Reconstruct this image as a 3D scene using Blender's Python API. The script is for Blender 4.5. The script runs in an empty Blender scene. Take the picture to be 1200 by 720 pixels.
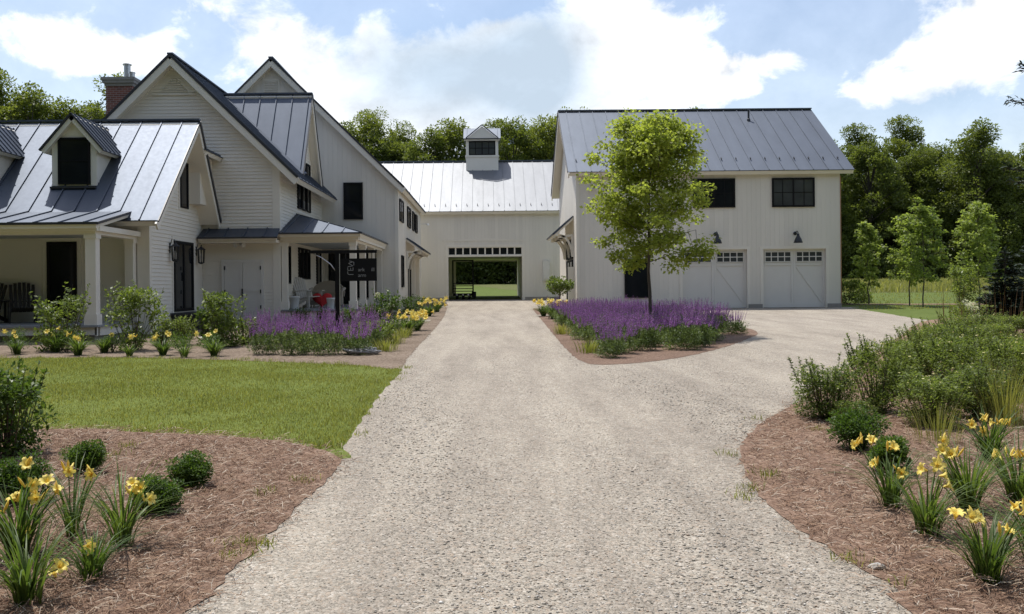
import bpy, bmesh, math, random
import numpy as np
from mathutils import Vector, Matrix
from mathutils.geometry import tessellate_polygon

S = bpy.context.scene
COL = S.collection
R = math.radians
PI = math.pi

# ------------------------------------------------------------------ camera
EYE, FOC, CX, CY, ROLL, SLOPE = 1.6, 1100.0, 572.0, 336.0, 0.009, 0.016
cam = bpy.data.cameras.new('camera')
cam.sensor_fit = 'HORIZONTAL'; cam.sensor_width = 36.0
cam.lens = FOC / 1200 * 36
cam.shift_x = (600 - CX) / 1200; cam.shift_y = -(360 - CY) / 1200
cam.clip_start = 0.05; cam.clip_end = 3000
camo = bpy.data.objects.new('camera', cam); COL.objects.link(camo)
camo.location = (0, 0, EYE); camo.rotation_euler = (R(90), ROLL, 0)
S.camera = camo
S.render.resolution_x = 1024; S.render.resolution_y = 614

# ------------------------------------------------------------------ light and exposure
SUN = Vector((-0.24, 0.285, 1.0)).normalized()
sl = bpy.data.lights.new('sun', 'SUN'); sl.energy = 3.8; sl.angle = R(0.53); sl.color = (1.0, 0.96, 0.9)
so = bpy.data.objects.new('sun', sl); COL.objects.link(so)
so.location = (-20, 24, 80); so.rotation_euler = SUN.to_track_quat('Z', 'Y').to_euler()
S.view_settings.view_transform = 'Standard'; S.view_settings.look = 'None'
S.view_settings.exposure = 0.30; S.view_settings.gamma = 1
try: S.view_settings.use_curve_mapping = False
except Exception: pass

W = bpy.data.worlds.new('World'); S.world = W; W.use_nodes = True
nt = W.node_tree; nt.nodes.clear()
def wn(t, **k):
    n = nt.nodes.new(t)
    for a, b in k.items(): setattr(n, a, b)
    return n
def wmath(op, a, b=None, c=None, clamp=False):
    n = wn('ShaderNodeMath', operation=op); n.use_clamp = clamp
    for i, v in enumerate((a, b, c)):
        if v is None: continue
        if isinstance(v, (int, float)): n.inputs[i].default_value = v
        else: nt.links.new(v, n.inputs[i])
    return n.outputs[0]
sky = wn('ShaderNodeTexSky', sky_type='NISHITA'); sky.sun_disc = False
sky.sun_elevation = math.asin(SUN.z); sky.sun_rotation = math.atan2(SUN.x, SUN.y) % (2 * PI)
sky.altitude = 200; sky.air_density = 1.0; sky.dust_density = 1.6; sky.ozone_density = 1.2
tc = wn('ShaderNodeTexCoord'); sep = wn('ShaderNodeSeparateXYZ'); nt.links.new(tc.outputs['Generated'], sep.inputs[0])
AZ = wmath('ARCTAN2', sep.outputs[0], sep.outputs[1]); EL = wmath('ARCSINE', sep.outputs[2])
cmb = wn('ShaderNodeCombineXYZ'); nt.links.new(AZ, cmb.inputs[0]); nt.links.new(wmath('MULTIPLY', EL, 1.35), cmb.inputs[1])
def wnoise(scale, detail, rough, off=(0, 0, 0), dist=0.0):
    m = wn('ShaderNodeMapping'); m.inputs['Location'].default_value = off; nt.links.new(cmb.outputs[0], m.inputs[0])
    n = wn('ShaderNodeTexNoise'); n.inputs['Scale'].default_value = scale; n.inputs['Detail'].default_value = detail
    n.inputs['Roughness'].default_value = rough; n.inputs['Distortion'].default_value = dist
    nt.links.new(m.outputs[0], n.inputs['Vector']); return n.outputs['Fac']
def blob(px, py, sx, sy, amp):
    a = math.atan((px - CX) / FOC); e = math.atan((CY - py) / FOC)
    u = wmath('DIVIDE', wmath('SUBTRACT', AZ, a), sx / FOC); v = wmath('DIVIDE', wmath('SUBTRACT', EL, e), sy / FOC)
    q = wmath('ADD', wmath('MULTIPLY', u, u), wmath('MULTIPLY', v, v))
    return wmath('MULTIPLY', wmath('EXPONENT', wmath('MULTIPLY', q, -1.0)), amp)
def summed(l):
    s = blob(*l[0])
    for b in l[1:]: s = wmath('ADD', s, blob(*b))
    return s
CL = [(760, 70, 75, 60, 1.0), (710, 15, 40, 30, .8), (840, 105, 60, 40, .8), (905, 85, 45, 14, .5),
      (1110, 100, 75, 42, .9), (1180, 40, 60, 60, .9), (1020, 135, 55, 25, .6), (1060, 20, 30, 30, .5),
      (595, 50, 45, 17, .7), (438, 46, 18, 17, .8), (340, 45, 50, 38, .8), (250, 15, 45, 25, .6), (180, 70, 90, 30, .62),
      (40, 60, 70, 25, .66), (90, 95, 90, 20, .6), (520, 95, 150, 62, 1.15), (640, 95, 80, 60, 1.1), (430, 140, 130, 45, .9)]
GR = [(520, 85, 135, 62, 1.0), (635, 95, 55, 55, 1.0), (640, 20, 40, 40, .4), (1120, 145, 60, 20, .4), (330, 5, 60, 22, .4)]
N1 = wnoise(16, 9, .62, (3.1, 1.7, 0.4), .25); N1b = wnoise(16, 9, .62, (3.1 + .012, 1.7 - .03, 0.4), .25)
N2 = wnoise(5, 5, .55, (7.3, 2.2, 1.4))
high = wmath('MULTIPLY', wmath('GREATER_THAN', EL, 0.32), wmath('MULTIPLY', wmath('SUBTRACT', N2, .42), 2.0))
dens = wmath('ADD', wmath('ADD', wmath('MULTIPLY', summed(CL), .62), wmath('MULTIPLY', wmath('SUBTRACT', N1, .5), 1.15)), high)
mr = wn('ShaderNodeMapRange', interpolation_type='SMOOTHSTEP'); nt.links.new(dens, mr.inputs[0])
mr.inputs[1].default_value = .16; mr.inputs[2].default_value = .56
grey = wmath('MINIMUM', summed(GR), 1.0)
lit = wmath('MULTIPLY', wmath('SUBTRACT', N1, N1b), .9)
lit = wmath('MULTIPLY', lit, wmath('SUBTRACT', 1.0, wmath('MULTIPLY', grey, .75)))
bri = wmath('ADD', wmath('SUBTRACT', .98, wmath('MULTIPLY', grey, .37)), lit)
bri = wmath('ADD', bri, wmath('MULTIPLY', wmath('SUBTRACT', N2, .5), .22))
mixc = wn('ShaderNodeMix', data_type='RGBA'); nt.links.new(grey, mixc.inputs[0])
mixc.inputs[6].default_value = (1.0, 1.0, 1.0, 1); mixc.inputs[7].default_value = (.78, .93, 1.09, 1)
b1 = wn('ShaderNodeBackground'); nt.links.new(sky.outputs[0], b1.inputs[0]); b1.inputs[1].default_value = 0.135
b2 = wn('ShaderNodeBackground'); nt.links.new(mixc.outputs[2], b2.inputs[0]); nt.links.new(wmath('MULTIPLY', wmath('MAXIMUM', bri, .6), 1.05), b2.inputs[1])
mx = wn('ShaderNodeMixShader'); veil = wmath('MULTIPLY', wmath('EXPONENT', wmath('MULTIPLY', wmath('MULTIPLY', EL, EL), -9.0)), .30)
nt.links.new(wmath('MAXIMUM', wmath('MULTIPLY', mr.outputs[0], .93), veil), mx.inputs[0])
nt.links.new(b1.outputs[0], mx.inputs[1]); nt.links.new(b2.outputs[0], mx.inputs[2])
wo = wn('ShaderNodeOutputWorld'); nt.links.new(mx.outputs[0], wo.inputs[0])

# ------------------------------------------------------------------ helpers: places
def un(px, py):
    u, v = px - CX, py - CY
    return u - ROLL * v, v + ROLL * u
def G(px, py):                                   # the point of the sloping ground seen at a place of the photo
    u, v = un(px, py); Y = EYE / (v / FOC + SLOPE)
    return Vector((u * Y / FOC, Y, SLOPE * Y))
def gz(y): return SLOPE * y
def sc(px, py): return FOC / G(px, py).y

# ------------------------------------------------------------------ helpers: things
def tag(o, label=None, cat=None, group=None, kind=None):
    if label: o['label'] = label
    if cat: o['category'] = cat
    if group: o['group'] = group
    if kind: o['kind'] = kind
    return o
def thing(name, label, cat, loc=(0, 0, 0), rz=0.0, group=None):
    o = bpy.data.objects.new(name, None); COL.objects.link(o)
    o.empty_display_size = .2
    o.location = loc; o.rotation_euler = (0, 0, rz)
    return tag(o, label, cat, group)
def root_loc(p):
    v = Vector((0, 0, 0))
    while p is not None:
        v += Vector(p.location); p = p.parent
    return v
def link(name, me, m, parent=None):
    if m is not None:
        for x in (m if isinstance(m, (list, tuple)) else [m]): me.materials.append(x)
    o = bpy.data.objects.new(name, me); COL.objects.link(o)
    if parent: o.parent = parent
    return o
def np_mesh(name, V, Fs, smooth=False):
    V = np.asarray(V, dtype=np.float32).reshape(-1, 3)
    Fs = [np.asarray(f, dtype=np.int32) for f in Fs if len(f)]
    me = bpy.data.meshes.new(name)
    me.vertices.add(len(V)); me.vertices.foreach_set('co', V.ravel())
    loops = np.concatenate([f.ravel() for f in Fs]); tot = np.concatenate([np.full(len(f), f.shape[1], dtype=np.int32) for f in Fs])
    start = np.concatenate([[0], np.cumsum(tot)[:-1]]).astype(np.int32)
    me.loops.add(len(loops)); me.loops.foreach_set('vertex_index', loops)
    me.polygons.add(len(tot)); me.polygons.foreach_set('loop_start', start)
    if smooth: me.polygons.foreach_set('use_smooth', np.ones(len(tot), dtype=bool))
    me.update(calc_edges=True); me.validate()
    return me
class NB:                                        # numpy builder for plants
    def __init__(s): s.V = []; s.F = {3: [], 4: []}; s.n = 0
    def add(s, V, F):
        F = np.asarray(F, dtype=np.int64); V = np.asarray(V, dtype=np.float64).reshape(-1, 3)
        s.V.append(V); s.F[F.shape[1]].append(F + s.n); s.n += len(V)
    def mesh(s, name, smooth=False):
        return np_mesh(name, np.concatenate(s.V), [np.concatenate(s.F[k]) for k in (3, 4) if s.F[k]], smooth)
    def build(s, name, m, parent=None, smooth=False): return link(name, s.mesh(name, smooth), m, parent)
class MB:                                        # hard-edged builder, world coordinates
    def __init__(s): s.v = []; s.f = []; s.mi = []
    def add(s, vs, fs, mi=0):
        n = len(s.v); s.v += [tuple(v) for v in vs]; s.f += [tuple(i + n for i in f) for f in fs]; s.mi += [mi] * len(fs); return s
    def box(s, x0, x1, y0, y1, z0, z1, mi=0):
        return s.add([(x0, y0, z0), (x1, y0, z0), (x1, y1, z0), (x0, y1, z0), (x0, y0, z1), (x1, y0, z1), (x1, y1, z1), (x0, y1, z1)],
              [(0, 3, 2, 1), (4, 5, 6, 7), (0, 1, 5, 4), (1, 2, 6, 5), (2, 3, 7, 6), (3, 0, 4, 7)], mi)
    def prism(s, pts, off, mi=0):
        n = len(pts); off = Vector(off); a = [Vector(p) for p in pts]; b = [p + off for p in a]
        return s.add(a + b, [tuple(range(n - 1, -1, -1)), tuple(range(n, 2 * n))] + [(i, (i + 1) % n, n + (i + 1) % n, n + i) for i in range(n)], mi)
    def bar(s, p, q, w, h, up=(0, 0, 1), mi=0):  # rectangular bar between two points
        p, q = Vector(p), Vector(q); d = (q - p).normalized(); up = Vector(up)
        if abs(d.dot(up)) > .98: up = Vector((0, 1, 0))
        a = d.cross(up).normalized() * w / 2; b = a.cross(d).normalized() * h / 2
        return s.add([p - a - b, p + a - b, p + a + b, p - a + b, q - a - b, q + a - b, q + a + b, q - a + b],
              [(0, 3, 2, 1), (4, 5, 6, 7), (0, 1, 5, 4), (1, 2, 6, 5), (2, 3, 7, 6), (3, 0, 4, 7)], mi)
    def tube(s, pts, rad, n=8, mi=0, cap=True):
        V, F = tube(pts, rad, n); base = len(V)
        s.add(V, [tuple(f) for f in F], mi)
        if cap:
            k = len(s.v) - base
            s.f += [tuple(k + i for i in range(n - 1, -1, -1)), tuple(k + base - n + i for i in range(n))]; s.mi += [mi, mi]
        return s
    def lathe(s, c, prof, n=16, mi=0, axis=None):
        c = Vector(c); rot = Vector(axis).to_track_quat('Z', 'Y') if axis else None; vs = []
        for r, z in prof:
            for i in range(n):
                a = 2 * PI * i / n; p = Vector((r * math.cos(a), r * math.sin(a), z))
                if rot: p = rot @ p
                vs.append(c + p)
        fs = [(j * n + i, j * n + (i + 1) % n, (j + 1) * n + (i + 1) % n, (j + 1) * n + i) for j in range(len(prof) - 1) for i in range(n)]
        return s.add(vs, fs, mi)
    def build(s, name, m, parent=None, smooth=False, bevel=0.0):
        o = root_loc(parent) if parent else Vector((0, 0, 0))
        me = bpy.data.meshes.new(name); me.from_pydata([tuple(Vector(v) - o) for v in s.v], [], s.f); me.update()
        bm = bmesh.new(); bm.from_mesh(me); bmesh.ops.recalc_face_normals(bm, faces=bm.faces); bm.to_mesh(me); bm.free()
        if smooth: me.polygons.foreach_set('use_smooth', [True] * len(me.polygons))
        ob = link(name, me, m, parent)
        if len(s.mi) == len(me.polygons) and any(s.mi): me.polygons.foreach_set('material_index', s.mi)
        if bevel:
            b = ob.modifiers.new('bevel', 'BEVEL'); b.width = bevel; b.segments = 2; b.limit_method = 'ANGLE'
        return ob
def tube(pts, rad, n=7):
    P = np.array([tuple(p) for p in pts], dtype=float); k = len(P)
    r = np.full(k, rad, dtype=float) if np.isscalar(rad) else np.asarray(rad, dtype=float)
    T = np.gradient(P, axis=0); T /= np.linalg.norm(T, axis=1)[:, None] + 1e-9
    ref = np.array([0.0, 0, 1]) if abs(T[0, 2]) < .9 else np.array([1.0, 0, 0])
    V = []
    for i in range(k):
        a = np.cross(T[i], ref); a /= np.linalg.norm(a) + 1e-9; b = np.cross(T[i], a)
        th = np.arange(n) * 2 * PI / n
        V.append(P[i] + r[i] * (np.cos(th)[:, None] * a + np.sin(th)[:, None] * b))
    F = [(j * n + i, j * n + (i + 1) % n, (j + 1) * n + (i + 1) % n, (j + 1) * n + i) for j in range(k - 1) for i in range(n)]
    return np.concatenate(V), np.array(F)
def copy_thing(src, loc, rz=0.0, s=(1, 1, 1), label=None, group=None):
    c = src.copy(); COL.objects.link(c); c.location = loc; c.rotation_euler = (0, 0, rz); c.scale = s
    if label: c['label'] = label
    if group: c['group'] = group
    for ch in list(src.children):
        d = ch.copy(); COL.objects.link(d); d.parent = c
        for g in list(ch.children):
            e = g.copy(); COL.objects.link(e); e.parent = d
    return c

# ------------------------------------------------------------------ materials
def mat(name): 
    m = bpy.data.materials.new(name); m.use_nodes = True
    return m, m.node_tree, m.node_tree.nodes['Principled BSDF']
def nd(t, ty, ins=None, **k):
    n = t.nodes.new(ty)
    for a, b in k.items(): setattr(n, a, b)
    for a, b in (ins or {}).items():
        if hasattr(b, 'is_linked') or hasattr(b, 'links'): t.links.new(b, n.inputs[a])
        else: n.inputs[a].default_value = b
    return n
def c4(c): return (c[0], c[1], c[2], 1)
def mixrgb(t, fac, a, b):
    n = t.nodes.new('ShaderNodeMix'); n.data_type = 'RGBA'
    for i, v in ((0, fac), (6, a), (7, b)):
        if isinstance(v, (tuple, float, int)): n.inputs[i].default_value = v if not isinstance(v, tuple) else c4(v)
        else: t.links.new(v, n.inputs[i])
    return n.outputs[2]
def ramp(t, fac, stops):
    n = t.nodes.new('ShaderNodeValToRGB'); t.links.new(fac, n.inputs[0]); e = n.color_ramp.elements
    while len(e) < len(stops): e.new(.5)
    for i, (p, c) in enumerate(stops): e[i].position = p; e[i].color = c4(c) if len(c) == 3 else c
    return n.outputs[0]
def noise(t, vec, scale, detail=4, rough=.55):
    return nd(t, 'ShaderNodeTexNoise', {'Vector': vec, 'Scale': scale, 'Detail': detail, 'Roughness': rough}).outputs['Fac']
def coord(t, kind='Object'): return t.nodes.new('ShaderNodeTexCoord').outputs[kind]
def worldpos(t): return t.nodes.new('ShaderNodeNewGeometry').outputs['Position']
def paint(name, col, rough=.55, var=.08, scale=2.0, metal=0.0, bump=0.0, bscale=60.0, spec=.5):
    m, t, p = mat(name); v = worldpos(t)
    f = noise(t, v, scale, 5)
    c = mixrgb(t, f, tuple(x * (1 - var) for x in col), tuple(min(1, x * (1 + var)) for x in col))
    t.links.new(c, p.inputs['Base Color']); p.inputs['Roughness'].default_value = rough; p.inputs['Metallic'].default_value = metal
    p.inputs['Specular IOR Level'].default_value = spec
    if bump:
        b = nd(t, 'ShaderNodeBump', {'Strength': bump, 'Distance': .02, 'Height': noise(t, v, bscale, 4)})
        t.links.new(b.outputs[0], p.inputs['Normal'])
    return m
def board_siding(name, col):                     # painted vertical boards: narrow grooves as relief
    m, t, p = mat(name); v = worldpos(t); s = nd(t, 'ShaderNodeSeparateXYZ', {0: v})
    def M(op, a, b=None):
        n = t.nodes.new('ShaderNodeMath'); n.operation = op
        for i, x in enumerate((a, b)):
            if x is None: continue
            if isinstance(x, (int, float)): n.inputs[i].default_value = x
            else: t.links.new(x, n.inputs[i])
        return n.outputs[0]
    u = M('MULTIPLY', M('ADD', s.outputs[0], s.outputs[1]), 1 / .19)
    fr = M('FRACT', u); groove = M('GREATER_THAN', M('ABSOLUTE', M('SUBTRACT', fr, .5)), .462)
    cell = nd(t, 'ShaderNodeTexWhiteNoise', noise_dimensions='1D'); t.links.new(M('FLOOR', u), cell.inputs['W'])
    mp = nd(t, 'ShaderNodeMapping', {'Vector': v, 'Scale': (3, 3, .35)})
    f = M('ADD', M('MULTIPLY', cell.outputs['Value'], .5), M('MULTIPLY', noise(t, mp.outputs[0], 1.6, 6, .65), .6))
    c = mixrgb(t, f, tuple(x * .9 for x in col), tuple(x * 1.04 for x in col))
    t.links.new(c, p.inputs['Base Color']); p.inputs['Roughness'].default_value = .6
    b = nd(t, 'ShaderNodeBump', {'Strength': .75, 'Distance': .01, 'Height': M('SUBTRACT', M('MULTIPLY', cell.outputs['Value'], .15), groove)})
    t.links.new(b.outputs[0], p.inputs['Normal'])
    return m
def roof_metal(name, col, rough=.36):
    m, t, p = mat(name); v = worldpos(t)
    mp = nd(t, 'ShaderNodeMapping', {'Vector': v, 'Scale': (2.2, .5, .5)})
    f = noise(t, mp.outputs[0], 1.1, 6, .6); f2 = noise(t, v, 9, 5, .7)
    c = mixrgb(t, f, tuple(x * .8 for x in col), tuple(min(1, x * 1.14) for x in col))
    t.links.new(c, p.inputs['Base Color']); p.inputs['Metallic'].default_value = .85
    r = nd(t, 'ShaderNodeMapRange', {0: f2, 1: .3, 2: .7, 3: rough - .02, 4: rough + .03}); t.links.new(r.outputs[0], p.inputs['Roughness'])
    b = nd(t, 'ShaderNodeBump', {'Strength': .2, 'Distance': .03, 'Height': noise(t, v, 1.2, 1, .4)}); t.links.new(b.outputs[0], p.inputs['Normal'])
    return m
def glass(name, col=(.012, .014, .016), rough=.04, spec=.3):
    m, t, p = mat(name); v = worldpos(t)
    c = mixrgb(t, noise(t, v, 1.3, 3), tuple(x * .6 for x in col), tuple(x * 1.6 for x in col)); t.links.new(c, p.inputs['Base Color'])
    p.inputs['Roughness'].default_value = rough; p.inputs['Specular IOR Level'].default_value = spec
    b = nd(t, 'ShaderNodeBump', {'Strength': .06, 'Distance': .05, 'Height': noise(t, v, 1.1, 2)}); t.links.new(b.outputs[0], p.inputs['Normal'])
    return m
def leafm(name, a, b, trans=.4, rough=.5, nscale=1.3, tcol=None):
    m, t, p = mat(name); g = t.nodes.new('ShaderNodeNewGeometry'); oi = t.nodes.new('ShaderNodeObjectInfo')
    n1 = noise(t, g.outputs['Position'], nscale, 3)
    def M(op, x, y):
        n = t.nodes.new('ShaderNodeMath'); n.operation = op
        for i, q in enumerate((x, y)):
            if isinstance(q, (int, float)): n.inputs[i].default_value = q
            else: t.links.new(q, n.inputs[i])
        return n.outputs[0]
    f = M('ADD', M('ADD', M('MULTIPLY', g.outputs['Random Per Island'], .55), M('MULTIPLY', n1, .5)), M('MULTIPLY', M('SUBTRACT', oi.outputs['Random'], .5), .45))
    c = mixrgb(t, f, a, b); t.links.new(c, p.inputs['Base Color']); p.inputs['Roughness'].default_value = rough
    p.inputs['Specular IOR Level'].default_value = .3
    tr = nd(t, 'ShaderNodeBsdfTranslucent'); 
    cc = mixrgb(t, f, tuple(x * y for x, y in zip(a, tcol or (1.5, 1.55, .7))), tuple(x * y for x, y in zip(b, tcol or (1.5, 1.55, .7))))
    t.links.new(cc, tr.inputs[0])
    mx = nd(t, 'ShaderNodeMixShader', {0: trans}); t.links.new(p.outputs[0], mx.inputs[1]); t.links.new(tr.outputs[0], mx.inputs[2])
    t.links.new(mx.outputs[0], t.nodes['Material Output'].inputs[0])
    return m
def gravel_mat():
    m, t, p = mat('gravel'); v = worldpos(t)
    def vor(sc): return nd(t, 'ShaderNodeTexVoronoi', {'Vector': v, 'Scale': sc})
    v1, v2 = vor(52), vor(105)
    s1 = nd(t, 'ShaderNodeSeparateColor', {0: v1.outputs['Color']}); s2 = nd(t, 'ShaderNodeSeparateColor', {0: v2.outputs['Color']})
    pal = [(0, (.16, .147, .127)), (.18, (.25, .227, .193)), (.4, (.33, .30, .255)), (.7, (.45, .415, .36)), (.82, (.37, .29, .22)), (1, (.62, .59, .54))]
    c1 = ramp(t, s1.outputs[0], pal); c2 = ramp(t, s2.outputs[1], pal)
    c = mixrgb(t, noise(t, v, 14, 3), c1, c2)
    big = noise(t, nd(t, 'ShaderNodeMapping', {'Vector': v, 'Scale': (1, .16, 1)}).outputs[0], 1.9, 6, .62); med = noise(t, v, 3.5, 5, .6)
    f = nd(t, 'ShaderNodeMath', {0: big, 1: nd(t, 'ShaderNodeMath', {0: med, 1: .4}, operation='MULTIPLY').outputs[0]}, operation='ADD')
    tone = ramp(t, f.outputs[0], [(.45, (.68, .655, .625)), (.62, (.83, .805, .775)), (.8, (.98, .96, .92)), (1, (1.08, 1.06, 1.02))])
    mu = t.nodes.new('ShaderNodeMix'); mu.data_type = 'RGBA'; mu.blend_type = 'MULTIPLY'; mu.inputs[0].default_value = 1
    t.links.new(c, mu.inputs[6]); t.links.new(tone, mu.inputs[7]); c = mu.outputs[2]
    t.links.new(c, p.inputs['Base Color']); p.inputs['Roughness'].default_value = .9; p.inputs['Specular IOR Level'].default_value = .2
    h = nd(t, 'ShaderNodeMath', {0: v1.outputs['Distance'], 1: v2.outputs['Distance']}, operation='ADD')
    b = nd(t, 'ShaderNodeBump', {'Strength': .45, 'Distance': .01, 'Height': h.outputs[0]}); b.invert = True
    t.links.new(b.outputs[0], p.inputs['Normal'])
    return m
def island_ramp(name, stops, rough=.85):
    m, t, p = mat(name); g = t.nodes.new('ShaderNodeNewGeometry')
    t.links.new(ramp(t, g.outputs['Random Per Island'], stops), p.inputs['Base Color']); p.inputs['Roughness'].default_value = rough
    p.inputs['Specular IOR Level'].default_value = .25
    return m
def soil_mat(name, stops, scale=40, bump=.9, dist=.02):
    m, t, p = mat(name); v = worldpos(t)
    mp = nd(t, 'ShaderNodeMapping', {'Vector': v, 'Scale': (1, .45, 1)})
    f = noise(t, mp.outputs[0], scale, 8, .7); f2 = noise(t, v, 1.2, 4)
    a = nd(t, 'ShaderNodeMath', {0: f, 1: nd(t, 'ShaderNodeMath', {0: f2, 1: .35}, operation='MULTIPLY').outputs[0]}, operation='ADD')
    t.links.new(ramp(t, a.outputs[0], stops), p.inputs['Base Color']); p.inputs['Roughness'].default_value = .95; p.inputs['Specular IOR Level'].default_value = .15
    b = nd(t, 'ShaderNodeBump', {'Strength': bump, 'Distance': dist, 'Height': f}); t.links.new(b.outputs[0], p.inputs['Normal'])
    return m
def brick_mat():
    m, t, p = mat('brick'); v = coord(t)
    mp = nd(t, 'ShaderNodeMapping', {'Vector': v, 'Rotation': (R(90), 0, 0)})
    b = nd(t, 'ShaderNodeTexBrick', {'Vector': mp.outputs[0], 'Color1': (.24, .085, .06, 1), 'Color2': (.15, .06, .045, 1), 'Mortar': (.34, .31, .28, 1), 'Scale': 1.0, 'Mortar Size': .006, 'Brick Width': .21, 'Row Height': .075})
    t.links.new(b.outputs[0], p.inputs['Base Color']); p.inputs['Roughness'].default_value = .9
    return m

WHITE = (.76, .72, .635)
M = {}
M['clap'] = paint('clapboard_paint', WHITE, .6, .05, 1.4)
M['board'] = board_siding('board_siding', WHITE)
M['trim'] = paint('trim_paint', (.78, .74, .65), .5, .05, 2.5)
M['door_white'] = paint('door_paint', (.70, .68, .63), .5, .04, 2.5)
M['metal_roof'] = roof_metal('standing_seam_metal', (.122, .14, .172), .57)
M['barn_roof'] = roof_metal('galvanised_roof_metal', (.235, .245, .26), .58)
M['bronze'] = paint('dark_bronze_flashing', (.035, .035, .04), .45, .2, 3)
M['black'] = paint('black_frame', (.008, .008, .009), .6, .2, 4, spec=.2)
M['iron'] = paint('black_iron', (.018, .02, .024), .45, .2, 8)
M['glass'] = glass('window_glass')
M['glass_reflection_tint'] = glass('window_glass_reflection_tint', (.055, .06, .06), .02, 1.0)  # base colour lifted to stand for bright reflections in the panes
M['deck'] = paint('deck_boards', (.27, .28, .29), .6, .15, 5)
M['ceiling'] = paint('porch_ceiling', (.46, .50, .50), .6, .05, 3)
M['concrete'] = paint('concrete', (.30, .28, .25), .9, .15, 4, bump=.3, bscale=30)
M['floor_dark'] = paint('barn_floor', (.09, .085, .08), .9, .2, 3)
M['brick'] = brick_mat()
M['stone'] = paint('stone', (.38, .36, .33), .9, .2, 6, bump=.5, bscale=20)
M['gravel'] = gravel_mat()
M['pebble'] = island_ramp('pebbles', [(0, (.13, .12, .107)), (.12, (.23, .21, .18)), (.32, (.33, .30, .255)), (.55, (.41, .38, .33)), (.68, (.36, .27, .20)), (.78, (.27, .24, .21)), (.88, (.54, .51, .47)), (1, (.72, .70, .66))])
M['mulch'] = soil_mat('pine_straw_mulch', [(.35, (.055, .036, .026)), (.55, (.165, .105, .074)), (.75, (.27, .18, .13)), (.95, (.39, .295, .225))], 34)
M['needle'] = island_ramp('pine_needles', [(0, (.08, .045, .03)), (.3, (.19, .11, .07)), (.6, (.29, .185, .12)), (.85, (.38, .285, .205)), (1, (.50, .43, .35))])
M['bark_mulch'] = soil_mat('bark_mulch', [(.35, (.05, .034, .025)), (.55, (.13, .085, .062)), (.75, (.21, .142, .105)), (.95, (.30, .225, .17))], 30)
M['tan_mulch'] = soil_mat('tan_bark_mulch', [(.35, (.055, .042, .03)), (.55, (.135, .10, .073)), (.75, (.22, .17, .128)), (.95, (.33, .275, .22))], 22)
M['lawn'] = soil_mat('lawn', [(.35, (.05, .07, .012)), (.55, (.10, .13, .025)), (.8, (.15, .18, .04)), (1, (.2, .2, .07))], 26)
M['field'] = soil_mat('field_grass', [(.35, (.045, .07, .012)), (.6, (.085, .118, .024)), (.85, (.125, .155, .04)), (1, (.17, .18, .06))], 7)
M['meadow'] = soil_mat('meadow_grass', [(.35, (.05, .07, .018)), (.6, (.10, .115, .04)), (.85, (.15, .15, .06)), (1, (.2, .18, .09))], 5)
M['grass'] = leafm('grass_blades', (.10, .135, .03), (.32, .30, .115), .45, .5, .7)
M['bark'] = paint('bark', (.12, .10, .08), .95, .35, 9, bump=.6, bscale=25)
M['bark_dark'] = paint('dark_bark', (.06, .05, .042), .95, .35, 3, bump=.6, bscale=8)
M['maple'] = leafm('maple_leaves', (.18, .225, .045), (.38, .42, .12), .57, .5, 1.6)
M['young'] = leafm('young_tree_leaves', (.14, .195, .05), (.32, .37, .13), .52, .5, 1.2)
M['forest'] = leafm('forest_leaves', (.058, .082, .02), (.17, .20, .058), .5, .5, .22)
M['forest_light'] = leafm('light_forest_leaves', (.072, .10, .022), (.20, .225, .06), .5, .5, .22)
M['spruce'] = leafm('spruce_needles', (.012, .025, .016), (.035, .055, .035), .1, .6, 2)
M['bluespruce'] = leafm('blue_spruce_needles', (.03, .05, .042), (.075, .105, .09), .12, .6, 2)
M['box'] = leafm('boxwood_leaves', (.032, .07, .013), (.105, .17, .035), .4, .5, 5)
M['shrub'] = leafm('shrub_leaves', (.035, .075, .014), (.12, .18, .04), .35, .4, 3)
M['shrub_light'] = leafm('light_shrub_leaves', (.08, .12, .025), (.22, .27, .08), .4, .4, 3)
M['shrub_dark'] = leafm('dark_shrub_leaves', (.03, .062, .012), (.11, .165, .035), .4, .5, 3)
M['potentilla'] = leafm('small_shrub_leaves', (.08, .115, .03), (.215, .265, .085), .45, .5, 3)
M['salvia'] = leafm('salvia_leaves', (.06, .10, .03), (.18, .23, .10), .35, .5, 4)
M['spike'] = leafm('purple_spikes', (.20, .075, .27), (.46, .24, .52), .35, .6, 4, (1.3, 1.0, 1.4))
M['daylily'] = leafm('daylily_leaves', (.035, .075, .014), (.14, .195, .055), .4, .45, 5)
M['petal'] = leafm('yellow_petals', (.90, .68, .10), (.95, .83, .27), .3, .5, 12, (1.1, 1.0, .7))
M['petal_pale'] = leafm('pale_blossoms', (.74, .66, .28), (.86, .82, .52), .3, .5, 12, (1, 1, .8))
M['bloom_white'] = leafm('cream_blooms', (.52, .55, .32), (.78, .78, .60), .3, .5, 8, (1, 1, .85))
M['stem'] = leafm('green_stems', (.06, .10, .02), (.12, .16, .04), .1, .6, 8)
M['twig'] = paint('twigs', (.09, .065, .05), .9, .3, 20)
M['straw'] = leafm('dry_stalks', (.12, .07, .045), (.22, .15, .08), .2, .8, 5)
M['pot'] = paint('white_glazed_pot', (.72, .72, .70), .35, .03, 4)
M['wicker'] = paint('wicker', (.40, .36, .30), .8, .2, 60, bump=.6, bscale=120)
M['chair_white'] = paint('weathered_white_chair', (.55, .53, .49), .6, .08, 8)
M['chair_dark'] = paint('dark_wood', (.02, .017, .015), .5, .2, 10)
M['red'] = paint('red_fabric', (.55, .03, .035), .85, .1, 8, bump=.3, bscale=80)
M['hose'] = paint('grey_hose', (.30, .30, .31), .55, .1, 10)
M['letter'] = paint('grey_lettering', (.30, .30, .295), .6, .05, 10)
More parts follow.
